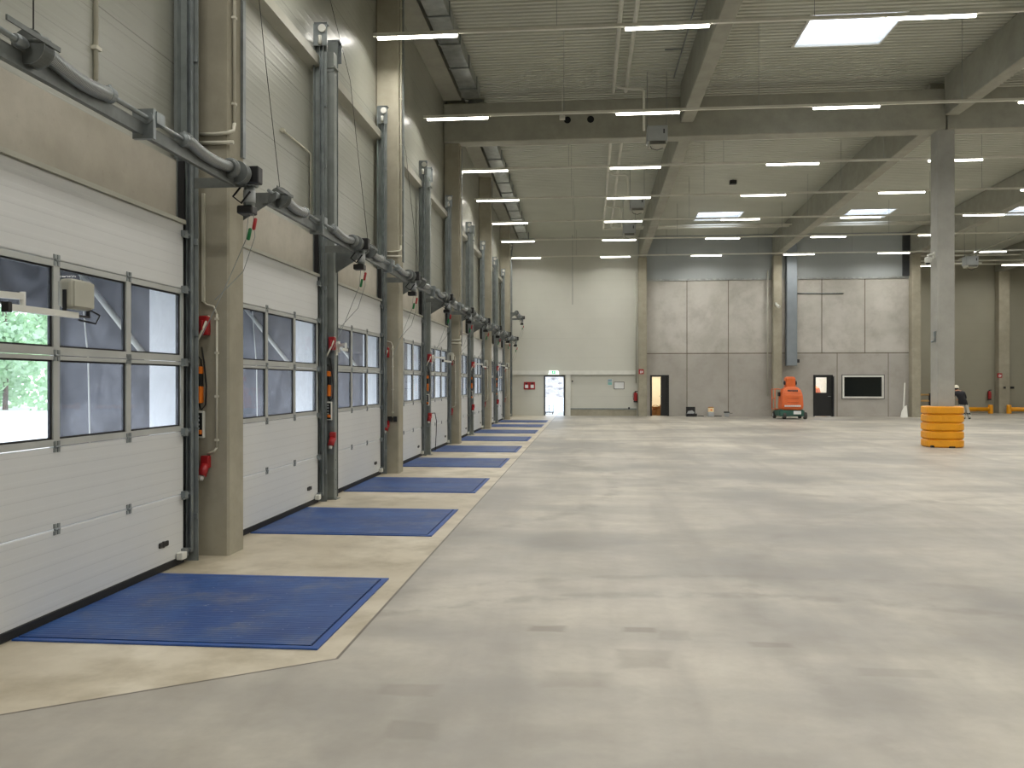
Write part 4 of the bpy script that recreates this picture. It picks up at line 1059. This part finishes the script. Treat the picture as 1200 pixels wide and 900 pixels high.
for k, (px, w) in enumerate(((821, .16), (841, .2))):
    bm = B(); tube(bm, [(atY(px, 43.6)-w, 43.6, .02), (atY(px, 43.6), 43.5, .03), (atY(px, 43.6)+w, 43.62, .02)], .02, 6); tag(obj('floor_cable', bm, 'rubber'), 'short dark cable on the floor %s the canister' % ('left of', 'right of')[k], 'cable')
# leaning white boards
bm = B(); prism(bm, [(-.03, 0), (.04, 0), (.22, 1.75), (.16, 1.75)], (atY(1060.5, 43.3), 43.55, 0), (1, 0, 0), (0, .16, 1), (0, .03, 0)); tag(obj('plastic_strip', bm, 'white'), 'tall narrow white strip leaning beside the far concrete column', 'strip')
bm = B(); prism(bm, [(-.2, 0), (.15, 0), (.18, .6), (.06, .55), (-.1, .32)], (atY(1060.5, 43.3), 43.35, 0), (1, 0, 0), (0, .3, 1), (0, .04, 0)); tag(obj('plastic_sheet', bm, 'white'), 'short white sheet leaning in front of the tall white strip', 'sheet')

# ------------------------------------------------------------------ mast lift
LX, LY = atY(926, 41.2), 41.3
t = thing('mast_lift', 'orange mast lift with a dark green wheeled base before the concrete wall', 'lift', (LX, LY, 0))
def taper(bm, pts, bev=.06):
    """stack of (z, x0, x1, y0, y1) rings skinned to a solid"""
    rings = [[bm.verts.new(p) for p in ((x0, y0, z), (x1, y0, z), (x1, y1, z), (x0, y1, z))] for z, x0, x1, y0, y1 in pts]
    for a, b in zip(rings[:-1], rings[1:]):
        for k in range(4): bm.faces.new((a[k], a[(k+1) % 4], b[(k+1) % 4], b[k]))
    bm.faces.new(rings[0][::-1]); bm.faces.new(rings[-1])
    if bev: bmesh.ops.bevel(bm, geom=list(bm.edges), offset=bev, segments=3, affect='EDGES')
bm = B(); taper(bm, [(.14, -.62, .6, -.55, .8), (.46, -.6, .58, -.5, .8)], .05); base = obj('chassis', bm, 'lift_green', t)
bm = B(); box(bm, .05, .4, -.575, -.55, .24, .4); obj('plate_label', bm, 'paper', base)
bm = B(); taper(bm, [(.45, -.46, .5, -.52, .3), (.6, -.5, .53, -.56, .34), (1.2, -.46, .5, -.5, .3), (1.45, -.38, .42, -.4, .2), (1.58, -.2, .24, -.3, .1)], .05); ob = obj('counterweight_cover', bm, 'lift_orange', t)
bm = B()
for k in range(6): x = -.2+k*.082; box(bm, x, x+.055, -.475, -.44, 1.33+(.0 if k % 2 else .01), 1.42)
obj('dark_lettering', bm, 'dark_frame', ob)
bm = B()
for k in range(11): x = -.37+k*.07; box(bm, x, x+.052, -.585, -.54, .6, .68)
obj('pale_lettering', bm, 'paper', ob)
bm = B(); box(bm, -.25, .3, -.56, -.53, .8, .825); box(bm, -.25, .3, -.545, -.52, 1.0, 1.02); obj('panel_grooves', bm, plain('dark_orange', '#b34a1c', .5), ob)
bm = B(); taper(bm, [(1.55, -.24, .24, -.25, .2), (1.72, -.22, .22, -.25, .2), (1.98, -.24, .22, -.25, .2), (2.05, -.17, .16, -.2, .15)], .03); obj('mast_head', bm, 'lift_orange', t)
for s in (-1, 1):
    bm = B(); lathe(bm, (s*.25, -.1, 1.75), (s, 0, 0), [(.05, -.02), (.1, 0), (.1, .04), (.06, .06)], 12)
    obj('mast_pulley', bm, 'dark_frame', t)
bm = B(); box(bm, -.15, .15, .0, .25, .4, 1.9); obj('mast', bm, 'lift_orange', t)
bm = B()
for y in (.1, .75): cyl(bm, (-.68, y, .48), (-.68, y, 1.45), .025, 8)
for z in (1.45, 1.0): cyl(bm, (-.68, .1, z), (-.68, .75, z), .022, 8)
tube(bm, [(-.68, .1, 1.45), (-.5, .06, 1.45), (-.36, .05, 1.42)], .022, 8); box(bm, -.7, -.3, .1, .8, .44, .48); obj('basket_rail', bm, 'lift_orange', t)
bm = B(); box(bm, -.56, -.47, -.12, .1, 1.1, 1.3, 0, .01); obj('control_box', bm, 'black', t)
for s in (-1, 1):
    for y in (-.42, .6):
        bm = B(); xx = .62 if s > 0 else -.36 if y < 0 else -.6
        lathe(bm, (xx-.07, y, .17), (1, 0, 0), [(.09, 0), (.16, .01), (.17, .03), (.17, .12), (.16, .14), (.09, .15)], 20); w_ = obj('wheel', bm, 'tyre', t)
        bm = B(); lathe(bm, (xx-.075, y, .17), (1, 0, 0), [(.08, 0), (.08, .16)], 14); obj('hub', bm, 'grey_box', w_)

# ------------------------------------------------------------------ pillar guard and fittings
GX, GY = (PX0+PX1)/2, (PY0+PY1)/2
t = thing('pillar_guard', 'bright yellow ribbed plastic guard around the foot of the grey pillar', 'column guard', (GX-.01, GY, 0))
def ring_guard(z0, z1, o, i=.27):
    """rounded-square hollow ring"""
    bm = B()
    def loop(r, z, rad):
        pts = []
        for k in range(4):
            cx, cy = ((1, 1), (-1, 1), (-1, -1), (1, -1))[k]
            for j in range(8):
                a = k*PI/2 + j*PI/14
                pts.append((cx*(r-rad)+math.cos(a)*rad, cy*(r-rad)+math.sin(a)*rad, z))
        return [bm.verts.new(p) for p in pts]
    R = [loop(i, z0, .03), loop(o-.035, z0, .355), loop(o, z0+.035, .38), loop(o, z1-.03, .38), loop(o-.025, z1-.008, .36), loop(o-.05, z1, .34), loop(i, z1, .03)]
    R.append(R[0])
    for a, b in zip(R[:-1], R[1:]):
        n = len(a)
        for k in range(n):
            f = bm.faces.new((a[k], a[(k+1) % n], b[(k+1) % n], b[k])); f.smooth = False
    return bm
seg = 1.14/5
for k in range(5): obj('ring_rib', ring_guard(k*seg+.002, k*seg+seg-.012, .5), 'yellow', t)
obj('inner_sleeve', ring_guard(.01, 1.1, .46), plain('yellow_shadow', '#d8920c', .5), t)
bm = B(); box(bm, -.02, .14, -.502, -.46, 0.003, .045); box(bm, -.44, -.36, -.4, -.3, .003, .06); obj('strap_slots', bm, 'black', t)
bm = B(); box(bm, -.02, .03, -.35, -.28, 1.108, 1.13); obj('buckle', bm, 'black', t)
t = thing('dome_camera', 'white dome camera on a bracket on the upper left of the grey pillar', 'camera', (PX0, 23.9, atZ(1086, 303, 23.8)))
bm = B(); tube(bm, [(0, 0, .12), (-.12, 0, .12), (-.17, 0, .1), (-.17, 0, .04)], .03, 10); box(bm, -.02, .0, -.07, .07, .02, .2); obj('bracket', bm, 'white', t)
bm = B(); lathe(bm, (-.17, 0, .05), (0, 0, -1), [(.06, 0), (.09, .02), (.09, .12), (.07, .16)], 18); obj('housing', bm, 'white', t)
bm = B(); lathe(bm, (-.17, 0, -.1), (0, 0, -1), [(.065, 0), (.06, .04), (.03, .07)], 16); obj('dome', bm, 'black', t)
bm = B(); zc = atZ(1093, 395, 23.8); box(bm, PX0-.05, PX0, 23.78, 23.88, zc+.02, zc+.16, 0, .005); box(bm, PX0-.03, PX0+.0, 23.8, 23.86, zc-.14, zc+.02); tube(bm, [(PX0-.04, 23.8, zc-.1), (PX0-.12, 23.8, zc-.14)], .03, 8)
tag(obj('sensor_bracket', bm, 'steel'), 'small metal bracket with sensor halfway up the grey pillar', 'sensor')

# ------------------------------------------------------------------ recess barriers
def barrier(label, x0, x1, y):
    t = thing('crash_barrier', label, 'barrier', (0, y, 0), 0, 'yellow floor barriers')
    bm = B(); tube(bm, [(x0+.1, 0, .24), (x1-.1, 0, .24)], .12, 16); obj('rail', bm, 'yellow', t)
    for x in (x0, x1):
        bm = B(); lathe(bm, (x, 0, 0), (0, 0, 1), [(.13, 0), (.13, .44), (.1, .5)], 18); obj('end_post', bm, 'yellow', t)
barrier('long yellow floor barrier in the recess behind the person', 17.4, 22.85, 49.2)
barrier('yellow floor barrier at the right picture edge', 23.85, 28.5, 49.2)
t = thing('yellow_railing', 'yellow two-bar railing with a black end post seen left of the pillar', 'railing', (0, 48.8, 0))
bm = B()
for z in (1.07, .72): cyl(bm, (17.3, 0, z), (19.35, 0, z), .05, 10)
obj('rails', bm, 'timber', t)
bm = B(); box(bm, 19.33, 19.45, -.06, .06, 0, 1.15); obj('end_post', bm, 'black', t)

# ------------------------------------------------------------------ person
def person(loc, rz):
    V = []; E = []; R = []
    def v(p, r, par=None):
        V.append(p); R.append(r); i = len(V)-1
        if par is not None: E.append((par, i))
        return i
    pel = v((.04, 0, .84), (.16, .13))
    sp1 = v((.02, .02, .98), (.18, .15), pel); sp2 = v((-.01, .06, 1.13), (.21, .17), sp1); sp3 = v((-.05, .13, 1.27), (.19, .16), sp2)
    nk = v((-.10, .22, 1.37), (.065, .065), sp3); hd0 = v((-.125, .27, 1.43), (.075, .085), nk); hd1 = v((-.13, .29, 1.52), (.085, .10), hd0); hd2 = v((-.13, .28, 1.585), (.065, .07), hd1)
    for s in (-1, 1):
        sh = v((-.05+s*.2, .15, 1.25), (.095, .095), sp3); el = v((-.02+s*.31, .22, 1.0), (.07, .07), sh); wr = v((-.08+s*.2, .48, .95), (.036, .036), el)
        pa = v((-.08+s*.17, .55, .945), (.036, .022), wr); kn = v((-.08+s*.16, .6, .94), (.036, .018), pa)
        for j, (dx, ln) in enumerate(((-.032, .075), (-.011, .088), (.011, .082), (.032, .062))):
            a = v((-.08+s*.16+dx, .63, .935), (.010, .010), kn); b = v((-.08+s*.16+dx, .63+ln*.6, .915), (.009, .009), a); v((-.08+s*.16+dx, .63+ln*.8, .885), (.008, .008), b)
        th = v((-.08+s*.17-s*.04, .57, .935), (.012, .012), pa); v((-.08+s*.17-s*.06, .61, .915), (.010, .010), th)
        hp = v((.06+s*.1, .0, .76), (.13, .13), pel); kne = v((.18+s*.1, .05, .46), (.1, .1), hp)
        an = v((.25+s*.12, -.02, .1), (.08, .08), kne); he = v((.25+s*.12, .0, .055), (.05, .045), an); v((.27+s*.13, .17, .04), (.04, .032), he)
    me = bpy.data.meshes.new('body'); me.from_pydata(V, E, []); o = bpy.data.objects.new('tmp', me); C.objects.link(o)
    sk = o.modifiers.new('s', 'SKIN'); sk.use_smooth_shade = True
    for i, d in enumerate(me.skin_vertices[0].data): d.radius = R[i]; d.use_root = (i == 0)
    ss = o.modifiers.new('ss', 'SUBSURF'); ss.levels = 2; ss.render_levels = 2
    dg = bpy.context.evaluated_depsgraph_get(); m2 = bpy.data.meshes.new_from_object(o.evaluated_get(dg)); bpy.data.objects.remove(o)
    bb = bmesh.new(); bb.from_mesh(m2)
    bmesh.ops.delete(bb, geom=[q for q in bb.verts if not q.link_faces], context='VERTS'); bb.to_mesh(m2); bb.free()
    m2.materials.clear()
    for m in ('skin', 'black_cloth', 'grey_cloth', 'black'): m2.materials.append(M[m])
    for p in m2.polygons:
        c = p.center; z = c.z
        if z < .075: k = 3
        elif .24 < z < .31: k = 3
        elif z < .70: k = 2
        elif c.y > .46 and z < 1.05: k = 0
        elif z < 1.365: k = 1
        else: k = 0
        p.material_index = k; p.use_smooth = True
    t = thing('person', 'person in black jacket and pale trousers with white helmet, stooping behind the grey pillar', 'person', loc, rz)
    b = bpy.data.objects.new('body', m2); C.objects.link(b); b.parent = t
    bm = B(); lathe(bm, (-.13, .275, 1.515), (0, -.08, 1), [(.135, 0), (.128, .02), (.116, .05), (.09, .1), (.045, .125), (.01, .13)], 22)
    prism(bm, [(-.09, 0), (.09, 0), (.06, .07), (-.06, .07)], (-.13, .37, 1.525), (1, 0, 0), (0, 1, 0), (0, 0, .012)); obj('helmet', bm, plain('helmet_white', '#e6dfc8', .4), t)
    bm = B(); lathe(bm, (-.13, .262, 1.44), (0, 0, 1), [(.075, -.02), (.095, .02), (.1, .08)], 18); obj('hair', bm, 'black', t)
    bm = B()
    for s in (-1, 1):
        lathe(bm, (-.13+s*.035, .375, 1.495), (0, 1, 0), [(.012, 0), (.01, .008)], 8)
        lathe(bm, (-.13+s*.1, .28, 1.49), (s, 0, 0), [(.03, 0), (.022, .015)], 8)
    prism(bm, [(-.015, 0), (.015, 0), (0, .05)], (-.13, .375, 1.455), (1, 0, 0), (0, 0, 1), (0, .025, 0)); box(bm, -.155, -.105, .36, .37, 1.43, 1.437); obj('face_features', bm, 'skin', t)
    bm = B()
    for k in range(5): box(bm, -.17+k*.045, -.14+k*.045, -.0, .012, 1.17+(.012 if k % 2 else 0), 1.2)
    for vv_ in bm.verts: vv_.co.y += -.055 + (vv_.co.z-1.17)*.25
    obj('back_lettering', bm, 'grey_box', t)
person((17.9, 41.4, .0), .0)

# ------------------------------------------------------------------ world
w = bpy.data.worlds.new('overcast'); scene.world = w; w.use_nodes = True
nt = w.node_tree; bg = nt.nodes['Background']
tc = nt.nodes.new('ShaderNodeTexCoord'); sx = nt.nodes.new('ShaderNodeSeparateXYZ'); nt.links.new(tc.outputs['Generated'], sx.inputs[0])
mr = nt.nodes.new('ShaderNodeMapRange'); nt.links.new(sx.outputs[2], mr.inputs[0]); mr.inputs[1].default_value = -.05; mr.inputs[2].default_value = .7
mx = nt.nodes.new('ShaderNodeMix'); mx.data_type = 'RGBA'; nt.links.new(mr.outputs[0], mx.inputs[0]); mx.inputs[6].default_value = (.93, .96, 1, 1); mx.inputs[7].default_value = (.8, .89, 1, 1)
nt.links.new(mx.outputs[2], bg.inputs[0]); bg.inputs[1].default_value = 3.7

scene.view_settings.view_transform = 'Standard'; scene.view_settings.look = 'None'
scene.view_settings.exposure = 0; scene.view_settings.gamma = 1
try:
    scene.cycles.use_denoising = True; scene.cycles.denoising_prefilter = 'ACCURATE'; scene.cycles.denoising_input_passes = 'RGB_ALBEDO_NORMAL'; scene.cycles.max_bounces = 8; scene.cycles.transparent_max_bounces = 12; scene.cycles.sample_clamp_indirect = 4; scene.cycles.sample_clamp_direct = 12
except Exception: pass
